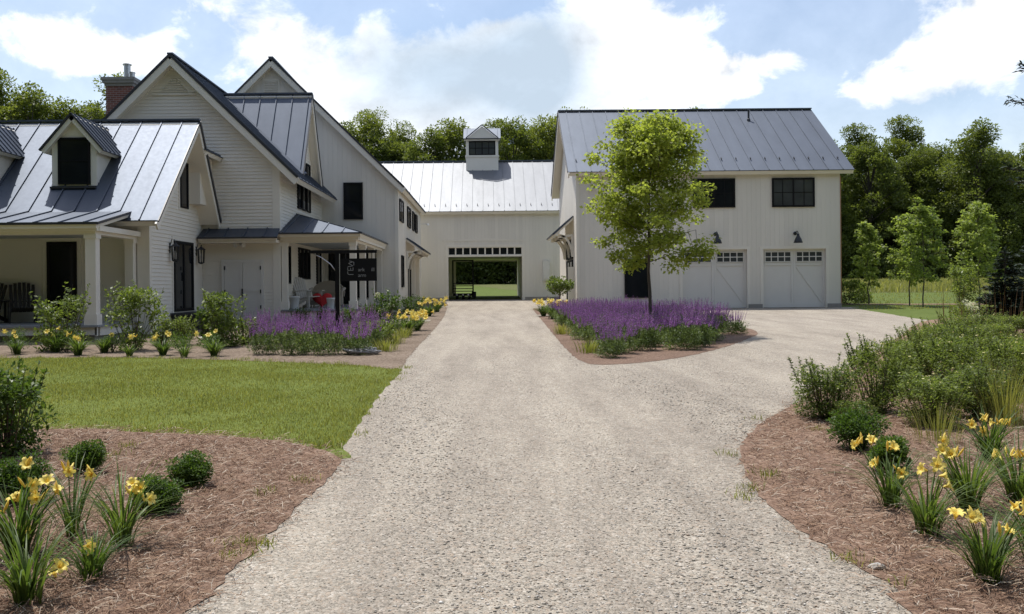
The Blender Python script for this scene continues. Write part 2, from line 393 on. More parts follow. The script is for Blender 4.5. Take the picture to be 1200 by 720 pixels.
M['sign'] = paint('black_sign_board', (.009, .009, .01), .6, .1, 6, spec=.2)
M['steel'] = paint('bare_steel', (.55, .55, .55), .35, .08, 10, metal=.9)
M['bulb'] = paint('frosted_glass', (.5, .47, .42), .3, .05, 10)
M['cedar'] = paint('bare_wood_edge', (.36, .2, .1), .8, .15, 6)

rng = np.random.default_rng(11); random.seed(5)
# ------------------------------------------------------------------ the ground
def ragged(pts, jag=.05, step=.12, seed=0, close=True):
    rr = np.random.default_rng(seed); P = [np.array((p[0], p[1]), dtype=float) for p in pts]; n = len(P); out = []
    for i in range(n):
        a, b, c, d = P[i - 1], P[i], P[(i + 1) % n], P[(i + 2) % n]
        L = np.linalg.norm(c - b); k = max(1, int(min(L / step, 160)))
        lim = 1.0
        for j in range(k):
            t = j / k
            q = .5 * ((2 * b) + (-a + c) * t + (2 * a - 5 * b + 4 * c - d) * t * t + (-a + 3 * b - 3 * c + d) * t ** 3)
            lin = b + (c - b) * t
            if L > 9: q = lin
            out.append(q + rr.normal(0, jag, 2) * (.6 if j else .3))
    return np.array(out)
def inside(poly, X, Y):
    px, py = poly[:, 0], poly[:, 1]; r = np.zeros(len(X), bool); j = len(px) - 1
    for i in range(len(px)):
        c = ((py[i] > Y) != (py[j] > Y)) & (X < (px[j] - px[i]) * (Y - py[i]) / (py[j] - py[i] + 1e-12) + px[i]); r ^= c; j = i
    return r
def sheet(name, poly, off, m, kind='structure', label=None, cat=None):
    vs = [Vector((p[0], p[1], 0)) for p in poly]; tri = tessellate_polygon([vs])
    me = np_mesh(name, [(p[0], p[1], gz(p[1]) + off) for p in poly], [np.array(tri)])
    bm = bmesh.new(); bm.from_mesh(me); bmesh.ops.recalc_face_normals(bm, faces=bm.faces)
    if sum(f.normal.z for f in bm.faces) < 0: bmesh.ops.reverse_faces(bm, faces=bm.faces)
    bm.to_mesh(me); bm.free()
    o = link(name, me, m); tag(o, label, cat, None, kind); return o
gnd = MB(); gnd.add([(-500, -60, gz(-60)), (500, -60, gz(-60)), (500, 700, gz(700)), (-500, 700, gz(700))], [(0, 1, 2, 3)])
tag(gnd.build('ground', M['field']), 'green grass ground around the buildings', 'ground', None, 'structure')
DRIVE = ragged([(-4.6, -8), (6, -8), (6.5, 8), (9, 18), (13.6, 24), G(1092, 376), G(1040, 368), (14.62, 37.9), (14.6, 38.6), (3.6, 38.6), (3.6, 47.5), (2.6, 52.3), (-2.6, 52.3), (-3.4, 49), (-3.2, 37), (-3.0, 24), (-3.4, 17), (-4.6, 6)], .03, .25, 1)
sheet('driveway', DRIVE, .004, M['gravel'], label='pale gravel driveway running up to the barn', cat='driveway')
MEAD = ragged([(10, 62), (60, 58), (200, 62), (200, 170), (-10, 170), (2, 80)], .4, 2, 2)
sheet('meadow', MEAD, .006, M['meadow'], label='unmown meadow beyond the young trees', cat='meadow')
LAWN = ragged([(-16, 17.7)] + [G(x, y) for x, y in ((60, 420), (200, 421), (330, 425), (420, 429), (468, 433), (462, 445), (450, 458), (432, 480), (415, 505), (402, 528), (392, 540))] + [(-3.2, 8.2), (-5.5, 7.8), (-14, 7.8)], .03, .15, 3)
sheet('lawn', LAWN, .006, M['lawn'], label='sunlit green lawn beside the driveway', cat='lawn')
BEDL = ragged([(-12, 9.5)] + [G(x, y) for x, y in ((40, 504), (150, 507), (300, 515), (372, 527), (398, 541), (384, 562), (350, 592), (302, 640), (252, 690), (205, 728))] + [(-2.2, 1.5), (-12, 1.5)], .025, .1, 4)
sheet('mulch_bed', BEDL, .010, M['mulch'], label='pine straw bed at the near left of the driveway', cat='bed')
BEDR = ragged([G(x, y) for x, y in ((1094, 375), (1052, 396), (1005, 428), (948, 464), (888, 500), (868, 526), (876, 562), (900, 592), (950, 632), (1010, 667), (1050, 692), (1076, 726))] + [(2.3, 1.5), (20, 1.5), (24, 20), (24, 28), (17, 29.5)], .025, .1, 5)
sheet('mulch_bed', BEDR, .009, M['mulch'], label='pine straw bed along the right of the driveway', cat='bed')
BEDH = ragged([(-22, 17.9)] + [G(x, y) for x, y in ((60, 420), (200, 421), (330, 425), (420, 429), (466, 432.5), (478, 420), (494, 402), (510, 385), (521, 370), (525, 358))] + [(-2.5, 50), (-3.5, 50), (-3.5, 38), (-4.0, 37), (-4.0, 30), (-6.5, 29.8), (-9, 29), (-9, 24), (-22, 24)], .025, .12, 6)
sheet('mulch_bed', BEDH, .008, M['tan_mulch'], label='bark mulch bed in front of the house', cat='bed')
ISL = ragged([G(x, y) for x, y in ((625, 362), (632, 372), (641, 383), (655, 400), (668, 414), (682, 424), (702, 428), (745, 426), (800, 419), (850, 407), (880, 396), (888, 391), (874, 385))] + [(6.2, 27), (5.0, 32), (3.7, 36), (3.6, 38.4), (2.3, 39)], .02, .12, 7)
sheet('mulch_bed', ISL, .008, M['bark_mulch'], label='bark mulch island bed under the maple', cat='bed')
def rect(x0, x1, y0, y1): return np.array([(x0, y0), (x1, y0), (x1, y1), (x0, y1)], dtype=float)
sheet('path', rect(-4.0, -1.9, 30.2, 31.3), .014, M['gravel'], label='gravel path crossing the bed to the side porch', cat='path')
sheet('path', rect(-3.5, -1.7, 42.0, 43.3), .014, M['gravel'], label='gravel path to the canopied side door', cat='path')
sheet('path', rect(1.75, 3.5, 33.2, 34.1), .014, M['gravel'], label='gravel path crossing the island bed', cat='path')
strip = ragged([(14.9, 42.4), (18.5, 41.5), (24, 40.2), (24, 38.9), (18.5, 40.3), (14.9, 41.4)], .05, .3, 9)
sheet('mulch_bed', strip, .014, M['mulch'], label='narrow mulch strip under the young trees', cat='bed')

# stones, needles and blades: far too many to count
def octa(P, size, flat, seed):
    rr = np.random.default_rng(seed); n = len(P)
    d = np.array([(1, 0, 0), (0, 1, 0), (-1, 0, 0), (0, -1, 0), (0, 0, 1), (0, 0, -.6)], float)
    th = rr.uniform(0, 2 * PI, n); ca, sa = np.cos(th), np.sin(th)
    s = size[:, None] * rr.uniform(.6, 1.25, (n, 3)) * np.array([1, 1, flat])
    V = d[None] * s[:, None, :] * rr.uniform(.75, 1.2, (n, 6, 1)); 
    X = V[..., 0] * ca[:, None] - V[..., 1] * sa[:, None]; Y = V[..., 0] * sa[:, None] + V[..., 1] * ca[:, None]
    V = np.stack([X, Y, V[..., 2]], -1) + P[:, None, :]
    f = np.array([(0, 1, 4), (1, 2, 4), (2, 3, 4), (3, 0, 4), (1, 0, 5), (2, 1, 5), (3, 2, 5), (0, 3, 5)])
    F = (f[None] + (np.arange(n) * 6)[:, None, None]).reshape(-1, 3)
    return V.reshape(-1, 3), F
def scatter(n, x0, x1, y0, y1, yes, no=(), bias=1.0, seed=0):
    rr = np.random.default_rng(seed); X = rr.uniform(x0, x1, n); Y = y0 + (y1 - y0) * rr.uniform(0, 1, n) ** bias
    k = np.ones(n, bool)
    for p in yes: k &= inside(p, X, Y)
    for p in no: k &= ~inside(p, X, Y)
    return X[k], Y[k]
X, Y = scatter(430000, -4.5, 9, 3.4, 20, [DRIVE], [BEDL, BEDR, LAWN, ISL, BEDH], 2.3, 21)
pt = np.sin(X * 1.7 + .5 * np.sin(Y * .6)) * np.sin(Y * .33 + 1.0) + .6 * np.sin(X * 3.9 + Y * .45)
sz = rng.gamma(2.6, .0014, len(X)).clip(.0016, .012) * (1 + .4 * pt.clip(-1, 1)) * (1 - .5 * ((Y - 12) / 12).clip(0, 1))
X = X + rng.normal(0, .045, len(X)); Y = Y + rng.normal(0, .045, len(X))
V, F = octa(np.stack([X, Y, gz(Y) + .004 + sz * .15], -1), sz, .45, 22)
tag(link('gravel', np_mesh('gravel', V, [F]), M['pebble']), 'loose gravel stones lying on the driveway', 'gravel', None, 'stuff')
def needles(n, x0, x1, y0, y1, poly, seed, grow, bias=1.6, z=.009):
    X, Y = scatter(n, x0, x1, y0, y1, [poly], [], bias, seed); rr = np.random.default_rng(seed + 1); n = len(X)
    X = X + rr.normal(0, grow, n); Y = Y + rr.normal(0, grow, n)
    L = rr.uniform(.04, .115, n); th = rr.uniform(0, 2 * PI, n); wv = rr.uniform(.0009, .0019, n) * (1 + Y * .05)
    dx, dy = np.cos(th), np.sin(th); pit = rr.normal(.05, .18, n); hm = (np.sin(X * 7.1 + 2 * np.sin(Y * 3.3)) * np.sin(Y * 6.3 + 1.5 * np.sin(X * 2.9))).clip(0, 1); z0 = gz(Y) + z + rr.uniform(0, 1, n) * (.018 + .05 * hm)
    a = np.stack([X, Y, z0], -1); b = a + np.stack([dx * L, dy * L, L * pit + .004], -1); b[:, 2] = np.maximum(b[:, 2], gz(b[:, 1]) + z)
    mid = (a + b) / 2 + np.stack([-dy * L * rr.normal(0, .1, n), dx * L * rr.normal(0, .1, n), rr.uniform(.0, .012, n)], -1)
    w = np.stack([-dy * wv, dx * wv, np.full(n, .001)], -1)
    V = np.stack([a - w, a + w, mid + w, mid - w, b + w * .5, b - w * .5], 1).reshape(-1, 3)
    i = np.arange(n)[:, None] * 6
    return V, np.concatenate([i + np.array([[0, 1, 2, 3]]), i + np.array([[3, 2, 4, 5]])])
V, F = needles(110000, -9, 0, 3.4, 10, BEDL, 31, .09)
tag(link('pine_straw', np_mesh('pine_straw', V, [F]), M['needle']), 'loose pine needles covering the left near bed', 'pine straw', None, 'stuff')
V, F = needles(150000, 1, 12, 3.4, 16, BEDR, 33, .09, 1.9)
tag(link('pine_straw', np_mesh('pine_straw', V, [F]), M['needle']), 'loose pine needles covering the right bed', 'pine straw', None, 'stuff')
def blade_grass(X, Y, h, w, seed, lean=.45, z=0.0):
    rr = np.random.default_rng(seed); n = len(X); hh = h * rr.uniform(.5, 1.3, n); th = rr.uniform(0, 2 * PI, n)
    dx, dy = np.cos(th), np.sin(th); ph = rr.uniform(0, 2 * PI, n); l = np.abs(rr.normal(0, lean, n))
    a = np.stack([X, Y, gz(Y) + z], -1); wv = np.stack([dx * w, dy * w, dx * 0], -1) * rr.uniform(.6, 1.3, (n, 1))
    m = a + np.stack([np.cos(ph) * l * hh * .35, np.sin(ph) * l * hh * .35, hh * .6], -1)
    t = a + np.stack([np.cos(ph) * l * hh, np.sin(ph) * l * hh, hh * (1 - .25 * l).clip(.3, 1)], -1)
    V = np.stack([a - wv, a + wv, m + wv * .7, m - wv * .7, t], 1).reshape(-1, 3); i = np.arange(n)[:, None] * 5
    return V, i + np.array([[0, 1, 2, 3]]), i + np.array([[3, 2, 4]])
X, Y = scatter(190000, -11, -1, 8.5, 18.2, [LAWN], [BEDL, BEDH], 1.15, 41)
bare = (np.sin(X * 1.3 + 2 * np.sin(Y * .9)) * np.sin(Y * 1.9 - X * .4) > .35) & (rng.random(len(X)) < .45); X, Y = X[~bare], Y[~bare]
nz = np.sin(X * 2.1 + Y) * np.sin(Y * 1.3 - X * .6) * .5 + np.sin(X * 5.3) * np.sin(Y * 4.1) * .3
V, Q, T = blade_grass(X, Y, .04 * (1 + .45 * nz), .0036, 42)
tag(link('lawn_grass', np_mesh('lawn_grass', V, [Q, T]), M['grass']), 'short grass blades of the sunlit lawn', 'grass', None, 'stuff')
# weedy tufts along the lawn edge and in the gravel
tx, ty = [], []
for k in range(110):
    i = rng.integers(0, len(LAWN)); c = LAWN[i] + rng.normal(0, .1, 2)
    if c[1] < 8.2 or c[0] < -12: continue
    n = rng.integers(15, 50); tx.append(c[0] + rng.normal(0, .07, n)); ty.append(c[1] + rng.normal(0, .07, n))
for k in range(60):
    i = rng.integers(0, len(BEDR)); c = BEDR[i] + rng.normal(0, .12, 2)
    if c[1] > 16 or c[0] > 8: continue
    n = rng.integers(10, 40); tx.append(c[0] + rng.normal(0, .04, n)); ty.append(c[1] + rng.normal(0, .05, n))
for px, py in ((275, 640), (280, 655), (308, 640), (225, 575), (310, 580), (360, 565), (150, 525), (960, 205 + 300), (905, 560), (880, 575), (1000, 660)):
    c = G(px, py); n = 40; tx.append(c.x + rng.normal(0, .05, n)); ty.append(c.y + rng.normal(0, .05, n))
X, Y = np.concatenate(tx), np.concatenate(ty)
V, Q, T = blade_grass(X, Y, .06, .0035, 44, .9, .008)
tag(link('weed_grass', np_mesh('weed_grass', V, [Q, T]), M['grass']), 'ragged weed tufts along the edges of lawn and gravel', 'weeds', None, 'stuff')
# rough grass of the far verge and the meadow
X, Y = scatter(60000, 8, 75, 36, 110, [np.array([(14.9, 37.8), (13.2, 29), (17, 30), (60, 40), (75, 110), (40, 110)], float)], [strip], 1.4, 46)
V, Q, T = blade_grass(X, Y, np.where(Y > 60, .5, .09), np.where(Y > 60, .03, .012), 47, .5)
tag(link('field_grass', np_mesh('field_grass', V, [Q, T]), M['grass']), 'rough grass of the field right of the garage', 'grass', None, 'stuff')

# ------------------------------------------------------------------ building helpers
def fp(face, pl, u, z, d=0.0):
    return Vector((u, pl - d, z)) if face == 'S' else Vector((pl + d, u, z)) if face == 'E' else Vector((pl - d, u, z))
def fbox(mb, face, pl, u0, u1, z0, z1, d0, d1, mi=0):
    a, b = fp(face, pl, u0, z0, d0), fp(face, pl, u1, z1, d1)
    return mb.box(min(a.x, b.x), max(a.x, b.x), min(a.y, b.y), max(a.y, b.y), z0, z1, mi)
def urange(poly, z):
    us = []
    for i in range(len(poly)):
        (u0, z0), (u1, z1) = poly[i], poly[(i + 1) % len(poly)]
        if (z0 - z) * (z1 - z) <= 0 and abs(z1 - z0) > 1e-9: us.append(u0 + (u1 - u0) * (z - z0) / (z1 - z0))
    return (min(us), max(us)) if len(us) >= 2 else None
def clap(mb, face, pl, poly, ex=.11, lip=.019):
    z0, z1 = min(p[1] for p in poly), max(p[1] for p in poly); z = z0
    while z < z1 - .01:
        t = min(z + ex, z1 - .002); a, b = urange(poly, z + .0005), urange(poly, t)
        if a and b:
            mb.add([fp(face, pl, a[0], z, lip), fp(face, pl, a[1], z, lip), fp(face, pl, b[1], t), fp(face, pl, b[0], t), fp(face, pl, a[0], z), fp(face, pl, a[1], z)],
                   [(0, 1, 2, 3), (4, 5, 1, 0)])
        z += ex
def wall_holes(mb, face, pl, u0, u1, z0, z1, holes, th=.2):
    us = sorted({u0, u1} | {x for h in holes for x in h[:2]}); zs = sorted({z0, z1} | {x for h in holes for x in h[2:]})
    for i in range(len(us) - 1):
        for j in range(len(zs) - 1):
            cu, cz = (us[i] + us[i + 1]) / 2, (zs[j] + zs[j + 1]) / 2
            if any(h[0] < cu < h[1] and h[2] < cz < h[3] for h in holes): continue
            mb.add([fp(face, pl, us[i], zs[j]), fp(face, pl, us[i + 1], zs[j]), fp(face, pl, us[i + 1], zs[j + 1]), fp(face, pl, us[i], zs[j + 1])], [(0, 1, 2, 3)])
    for a, b, c, d in holes:
        q = [(a, c), (b, c), (b, d), (a, d)]
        for k in range(4):
            (p0, r0), (p1, r1) = q[k], q[(k + 1) % 4]
            if abs(r0 - z0) < 1e-6 and abs(r1 - z0) < 1e-6: continue
            mb.add([fp(face, pl, p0, r0), fp(face, pl, p1, r1), fp(face, pl, p1, r1, -th), fp(face, pl, p0, r0, -th)], [(0, 1, 2, 3)])
def poly_clip_rib(pl2, e):
    ss = []
    n = len(pl2)
    for i in range(n):
        (a0, b0), (a1, b1) = pl2[i], pl2[(i + 1) % n]
        if (a0 - e) * (a1 - e) <= 0 and abs(a1 - a0) > 1e-9: ss.append(b0 + (b1 - b0) * (e - a0) / (a1 - a0))
    return (min(ss), max(ss)) if len(ss) >= 2 else None
def roof_plane(pts, parent, name='roof', spacing=.52, th=.035, trim=.16, inset=.025, rib=.036, phase=.5, m=None, slats=False):
    """pts: convex corners, the first two along the eave. Standing-seam sheet with raised ribs; white boarding below it."""
    P = [Vector(p) for p in pts]; e = (P[1] - P[0]).normalized(); nrm = (P[1] - P[0]).cross(P[-1] - P[0]).normalized()
    if nrm.z < 0: nrm = -nrm
    s = nrm.cross(e).normalized()
    if s.z < 0: s = -s
    o = P[0]; L = [((p - o).dot(e), (p - o).dot(s)) for p in P]
    mb = MB(); mb.prism(P, -nrm * th)
    e0, e1 = min(a for a, b in L), max(a for a, b in L); k = e0 + spacing * phase
    while k < e1 - .04:
        r = poly_clip_rib(L, k)
        if r and r[1] - r[0] > .15:
            p, q = o + e * k + s * (r[0] + .003), o + e * k + s * (r[1] - .003)
            mb.bar(p + nrm * (rib / 2), q + nrm * (rib / 2), .028, rib, nrm)
        k += spacing
    ob = mb.build(name, m or M['metal_roof'], parent)
    if trim:
        c = sum(P, Vector()) / len(P); tb = MB()
        Q = [p + (c - p).normalized() * inset - nrm * (th + .002) for p in P]
        tb.prism(Q, -nrm * trim); tb.build('roof_boarding', M['trim'], ob)
    return ob
def ridge_cap(p, q, ob, w=.34):
    p, q = Vector(p), Vector(q); mb = MB(); mb.bar(p + Vector((0, 0, .035)), q + Vector((0, 0, .035)), w * .55, .05)
    return mb.build('ridge_cap', M['metal_roof'], ob)
def edge_strip(p, q, ob, w=.05, h=.07, off=(0, 0, 0)):
    mb = MB(); off = Vector(off) + Vector((random.uniform(-.003, .003), random.uniform(-.003, .003), random.uniform(-.002, .002))); mb.bar(Vector(p) + off, Vector(q) + off, w, h); return mb.build('edge_flashing', M['bronze'], ob)
def window(parent, face, pl, u0, u1, z0, z1, cols=1, rows=1, fr=.055, mun=.022, trim=0.0, g=None, name='window', fm=None, dep=.065, lite=None):
    mb = MB()
    for a, b, c, d in ((u0, u1, z0, z0 + fr), (u0, u1, z1 - fr, z1), (u0, u0 + fr, z0 + fr, z1 - fr), (u1 - fr, u1, z0 + fr, z1 - fr)):
        fbox(mb, face, pl, a, b, c, d, .002, dep)
    n = lite or cols
    for i in range(1, n):
        u = u0 + (u1 - u0) * i / n; w = mun if not lite else .06
        fbox(mb, face, pl, u - w / 2, u + w / 2, z0 + fr, z1 - fr, .002, dep - .008)
    if lite:
        for j in range(lite):
            a = u0 + (u1 - u0) * j / lite; b = u0 + (u1 - u0) * (j + 1) / lite
            for i in range(1, cols): 
                u = a + (b - a) * i / cols; fbox(mb, face, pl, u - mun / 2, u + mun / 2, z0 + fr, z1 - fr, .004, dep - .016)
    for j in range(1, rows):
        z = z0 + (z1 - z0) * j / rows; fbox(mb, face, pl, u0 + fr, u1 - fr, z - mun / 2, z + mun / 2, .006, dep - .012)
    o = mb.build(name, fm or M['black'], parent)
    gb = MB(); fbox(gb, face, pl, u0 + fr * .5, u1 - fr * .5, z0 + fr * .5, z1 - fr * .5, .001, .036); gb.build('pane', g or M['glass'], o)
    if trim:
        tb = MB()
        for a, b, c, d in ((u0 - trim, u1 + trim, z1, z1 + trim * 1.2), (u0 - trim, u0, z0, z1), (u1, u1 + trim, z0, z1), (u0 - trim * 1.15, u1 + trim * 1.15, z0 - trim * .7, z0)):
            fbox(tb, face, pl, a, b, c, d, .001, .03)
        tb.build('window_trim', M['trim'], o)
    return o
def column(x, y, z0, z1, w, parent):
    mb = MB(); h = w / 2
    mb.box(x - h, x + h, y - h, y + h, z0 + .26, z1 - .1)
    mb.box(x - h - .03, x + h + .03, y - h - .03, y + h + .03, z0, z0 + .2); mb.prism([(x - h - .03, y - h - .03, z0 + .2), (x + h + .03, y - h - .03, z0 + .2), (x + h + .03, y + h + .03, z0 + .2), (x - h - .03, y + h + .03, z0 + .2)], (0, 0, .06))
    mb.box(x - h - .025, x + h + .025, y - h - .025, y + h + .025, z1 - .1, z1)
    return mb.build('column', M['trim'], parent)
def lantern(face, pl, u, z, parent, s=1.0):
    mb = MB(); c = fp(face, pl, u, z, .17)
    fbox(mb, face, pl, u - .05, u + .05, z + .02, z + .3, 0, .025)
    mb.tube([fp(face, pl, u, z + .22, .02), fp(face, pl, u, z + .42, .08), fp(face, pl, u, z + .40, .16)], .012, 6)
    mb.lathe(c, [(.0, .36), (.025, .35), (.02, .31), (.05, .28), (.13, .22), (.14, .205), (.0, .205)], 8)
    for i in range(8):
        a = PI / 8 + i * PI / 4; p = c + Vector((math.cos(a) * .11, math.sin(a) * .11, 0)); q = c + Vector((math.cos(a) * .085, math.sin(a) * .085, -.2))
        mb.bar(p + Vector((0, 0, .21)), q, .016, .016)
    mb.lathe(c, [(0, -.24), (.03, -.24), (.1, -.2), (.1, -.185), (0, -.185)], 8)
    o = mb.build('wall_lantern', M['iron'], parent)
    gb = MB(); gb.lathe(c, [(.03, -.16), (.035, .0), (.02, .08), (0, .09)], 8); gb.build('lamp_glass', M['bulb'], o)
    return o
def gooseneck(x, y, z, parent):
    mb = MB(); mb.lathe((x, y, z), [(.0, .0), (.075, .0), (.075, .025), (.03, .05), (0, .05)], 12, axis=(0, -1, 0))
    mb.tube([(x, y, z), (x, y - .12, z + .06), (x, y - .27, z + .08), (x, y - .36, z + .03), (x, y - .38, z - .05)], .018, 8)
    o = mb.build('gooseneck_lamp', M['iron'], parent, smooth=False)
    sb = MB(); c = (x, y - .38, z - .4); sb.lathe(c, [(.175, 0), (.18, .012), (.13, .15), (.065, .27), (.05, .33), (.05, .37), (0, .37)], 20); sb.lathe(c, [(.17, .002), (.12, .145), (.055, .265), (0, .3)], 20)
    sb.build('lamp_shade', M['iron'], o, smooth=True); return o
def bracket(parent, face, pl, u, zt, proj, drop, w=.09):
    mb = MB(); mb.bar(fp(face, pl, u, zt - drop, .05), fp(face, pl, u, zt, .05), w, .1, (0, 1, 0))
    pts = []
    for i in range(7):
        t = i / 6; a = t * PI / 2
        pts.append(fp(face, pl, u, zt - drop * .95 * (1 - math.sin(a)), .06 + (proj - .12) * (1 - math.cos(a))))
    for i in range(6): mb.bar(pts[i], pts[i + 1], w, .09, (0, 0, 1) if i > 2 else (1, 0, 0) if face != 'S' else (0, 1, 0))
    mb.bar(fp(face, pl, u, zt - .03, .0), fp(face, pl, u, zt - .1, proj - .05), w, .09)
    return mb.build('bracket', M['trim'], parent)

# ================================================================== THE HOUSE
HX, HY = -8.0, 31.0
H = thing('farmhouse', 'large white farmhouse with steep grey metal gables left of the driveway', 'house', (HX, HY, gz(HY)))
# --- front-left cottage wing, ridge along x
AE, AF, AW, AR = -9.1, 25.2, -20.0, 27.8                     # east wall, front wall, west end, ridge line
aE, aR = (24.2, 3.39), (27.8, 6.58); aB = (29.88, 3.74); OX = -8.5
def za(y): return aE[1] + (aR[1] - aE[1]) / (aR[0] - aE[0]) * (y - aE[0])
mb = MB(); clap(mb, 'E', AE, [(AF, .2), (29.9, .2), (29.9, 3.55), (AR, 6.4), (AF, za(AF) - .2)])
wA = mb.build('clapboard_wall', M['clap'], H)
mb = MB(); clap(mb, 'S', AF, [(AW, .5), (AE, .5), (AE, 4.05), (AW, 4.05)]); mb.box(AW, AE - .02, AF + .03, 29.8, .1, 3.4); mb.build('clapboard_wall', M['clap'], H)
mb = MB(); fbox(mb, 'E', AE, AF + .0, AF + .15, .3, 4.0, .0, .03); fbox(mb, 'S', AF, AE - .3, AE + .03, .3, 4.0, 0, .034); mb.build('corner_board', M['trim'], H)
rA = roof_plane([(AW, aE[0], aE[1]), (OX, aE[0], aE[1]), (OX, aR[0], aR[1]), (AW, aR[0], aR[1])], H, spacing=.6, phase=.35)
roof_plane([(OX, aB[0], aB[1]), (AW, aB[0], aB[1]), (AW, aR[0], aR[1]), (OX, aR[0], aR[1])], H, spacing=.6)
ridge_cap((AW, aR[0], aR[1]), (OX + .01, aR[0], aR[1]), rA)
edge_strip((OX, aE[0], aE[1]), (OX, aR[0], aR[1]), rA, .03, .05, (.012, 0, -.03)); edge_strip((OX, aR[0], aR[1]), (OX, aB[0], aB[1]), rA, .04, .09, (.015, 0, -.02))
mb = MB()                                                    # deep white bargeboards of the gable
mb.bar((OX - .03, aR[0], aR[1] - .17), (OX - .03, aB[0], aB[1] - .17), .05, .2); mb.bar((OX - .034, aR[0], aR[1] - .17), (OX - .034, aE[0], aE[1] - .17), .05, .2)
mb.build('bargeboard', M['trim'], H)
window(H, 'E', AE, 27.72, 28.42, 4.02, 5.4, 1, 1, .05, trim=.09)
dr = window(H, 'E', AE, 27.1, 28.85, .95, 3.02, 2, 1, .09, .09, trim=.1, name='door')
mb = MB(); fbox(mb, 'E', AE, 27.9, 27.93, 1.85, 2.1, .05, .09); mb.build('handle', M['iron'], dr)
lantern('E', AE, 26.82, 2.62, H); lantern('E', AE, 29.25, 2.62, H)
mb = MB(); fbox(mb, 'E', AE, 26.9, 29.2, .3, .86, .0, .75); fbox(mb, 'E', AE, 26.8, 29.25, .86, .92, .0, .85); fbox(mb, 'E', AE, 26.9, 29.2, .2, .6, .75, 1.1); mb.build('stoop', M['bronze'], H)
# dormers
def dormer(x0, x1):
    yf = 25.36; zt = 5.62; xm = (x0 + x1) / 2; zr = 6.3
    mb = MB(); zb = za(yf) - .02
    mb.add([(x0, yf, zb), (x1, yf, zb), (x1, yf, zt), (xm, yf, zr - .12), (x0, yf, zt)], [(0, 1, 2, 3, 4)])
    yb = aE[0] + (zt - aE[1]) / ((aR[1] - aE[1]) / (aR[0] - aE[0]))
    for x in (x0, x1): mb.add([(x, yf, zb), (x, yb, zt), (x, yf, zt)], [(0, 1, 2)])
    for x in (x0, x1 - .13): mb.box(x - .012, x + .142, yf - .025, yf + .05, zb + .02, zt)
    mb.box(x1 - .05, x1 + .02, yf, yf + .13, zb + .12, zt)
    d = mb.build('dormer', M['trim'], H)
    window(d, 'S', yf, x0 + .16, x1 - .16, zb + .06, zb + 1.32, 1, 2, .05, .03)
    oh = .27; ov = .2; sl = (zr - zt) / (xm - x0)
    ze = zr + .05 - sl * (xm - x0 + oh); yr = aR[0] - .25
    ye = aE[0] + (ze - aE[1]) / ((aR[1] - aE[1]) / (aR[0] - aE[0])) + .02
    for sgn, xe in ((-1, x0 - oh), (1, x1 + oh)):
        pts = [(xe, yf - ov, ze), (xe, ye, ze), (xm, yr, zr + .05), (xm, yf - ov, zr + .05)]
        if sgn < 0: pts = [pts[1], pts[0], pts[3], pts[2]]
        P = [Vector(p) for p in pts]; n = (P[1] - P[0]).cross(P[3] - P[0]).normalized(); n = n if n.z > 0 else -n
        rb = MB(); rb.prism(P, -n * .03); e = (P[1] - P[0]).normalized(); s = n.cross(e); s = s if s.z > 0 else -s
        L = [((p - P[0]).dot(e), (p - P[0]).dot(s)) for p in P]; k = min(a for a, b in L) + .2
        while k < max(a for a, b in L) - .05:
            r = poly_clip_rib(L, k)
            if r and r[1] - r[0] > .1: rb.bar(P[0] + e * k + s * r[0] + n * .015, P[0] + e * k + s * r[1] + n * .015, .025, .03, n)
            k += .3
        rb.build('dormer_roof', M['metal_roof'], d)
        tb = MB(); c = sum(P, Vector()) / 4; tb.prism([p + (c - p).normalized() * .03 - n * .032 for p in P], -n * .11); tb.build('dormer_boarding', M['trim'], d)
        eb = MB(); eb.bar(Vector((xe, yf - ov - .012, ze)), Vector((xm, yf - ov - .012, zr + .05)), .03, .045); eb.build('edge_flashing', M['bronze'], d)
    fb = MB(); fb.box(x0 - .02, x1 + .02, yf - .16, yf - .02, za(yf - .09), za(yf - .09) + .05); fb.build('sill_flashing', M['bronze'], d)
dormer(-11.73, -10.55); dormer(-14.45, -13.27)
# front porch of the wing
PX = -9.4
pr = roof_plane([(AW, 22.28, 3.2), (PX + .12, 22.28, 3.2), (PX + .12, 24.75, 3.70), (AW, 24.75, 3.70)], H, 'porch_roof', .6, .03, .10, phase=.35)
edge_strip((AW, 22.27, 3.2), (PX + .14, 22.27, 3.2), pr, .03, .06, (0, 0, -.01)); edge_strip((PX + .135, 22.28, 3.2), (PX + .135, 24.3, 3.6), pr, .03, .06, (0, 0, -.01))
po = MB(); po.box(AW, PX, 22.5, 22.78, 2.94, 3.14); po.box(PX - .27, PX - .002, 22.78, AF - .04, 2.94, 3.14); po.box(AW, PX + .08, 22.38, 22.5, 3.02, 3.15); po.box(PX, PX + .1, 22.5, AF - .04, 3.02, 3.15)
po = po.build('porch', M['trim'], H)
mb = MB(); mb.box(AW, PX - .1, 22.7, AF - .03, 3.0, 3.03); mb.build('porch_ceiling', M['ceiling'], po)
mb = MB()
for i in range(22):
    y = 22.44 + i * .125; mb.box(AW, PX + .06, y, y + .118, .71, .76)
mb.build('deck', M['deck'], po)
mb = MB(); mb.box(AW, PX, 22.52, 22.56, .52, .705); mb.box(PX - .04, PX, 22.72, AF, .50, .705); mb.box(PX - .04, PX + .004, 22.52, 22.6, .5, .705); mb.build('skirt_board', M['trim'], po)
mb = MB(); mb.box(AW, PX - .12, 22.7, AF, .1, .52); mb.build('stone_footing', M['stone'], po)
for cx in (PX - .135, PX - 3.0, PX - 5.9): column(cx, 22.64, .76, 2.94, .25, po)
column(PX - .135, AF - .16, .76, 2.94, .22, po)
dr = window(H, 'S', AF, -11.82, -11.02, .8, 2.9, 1, 1, .08, trim=.12, name='door')
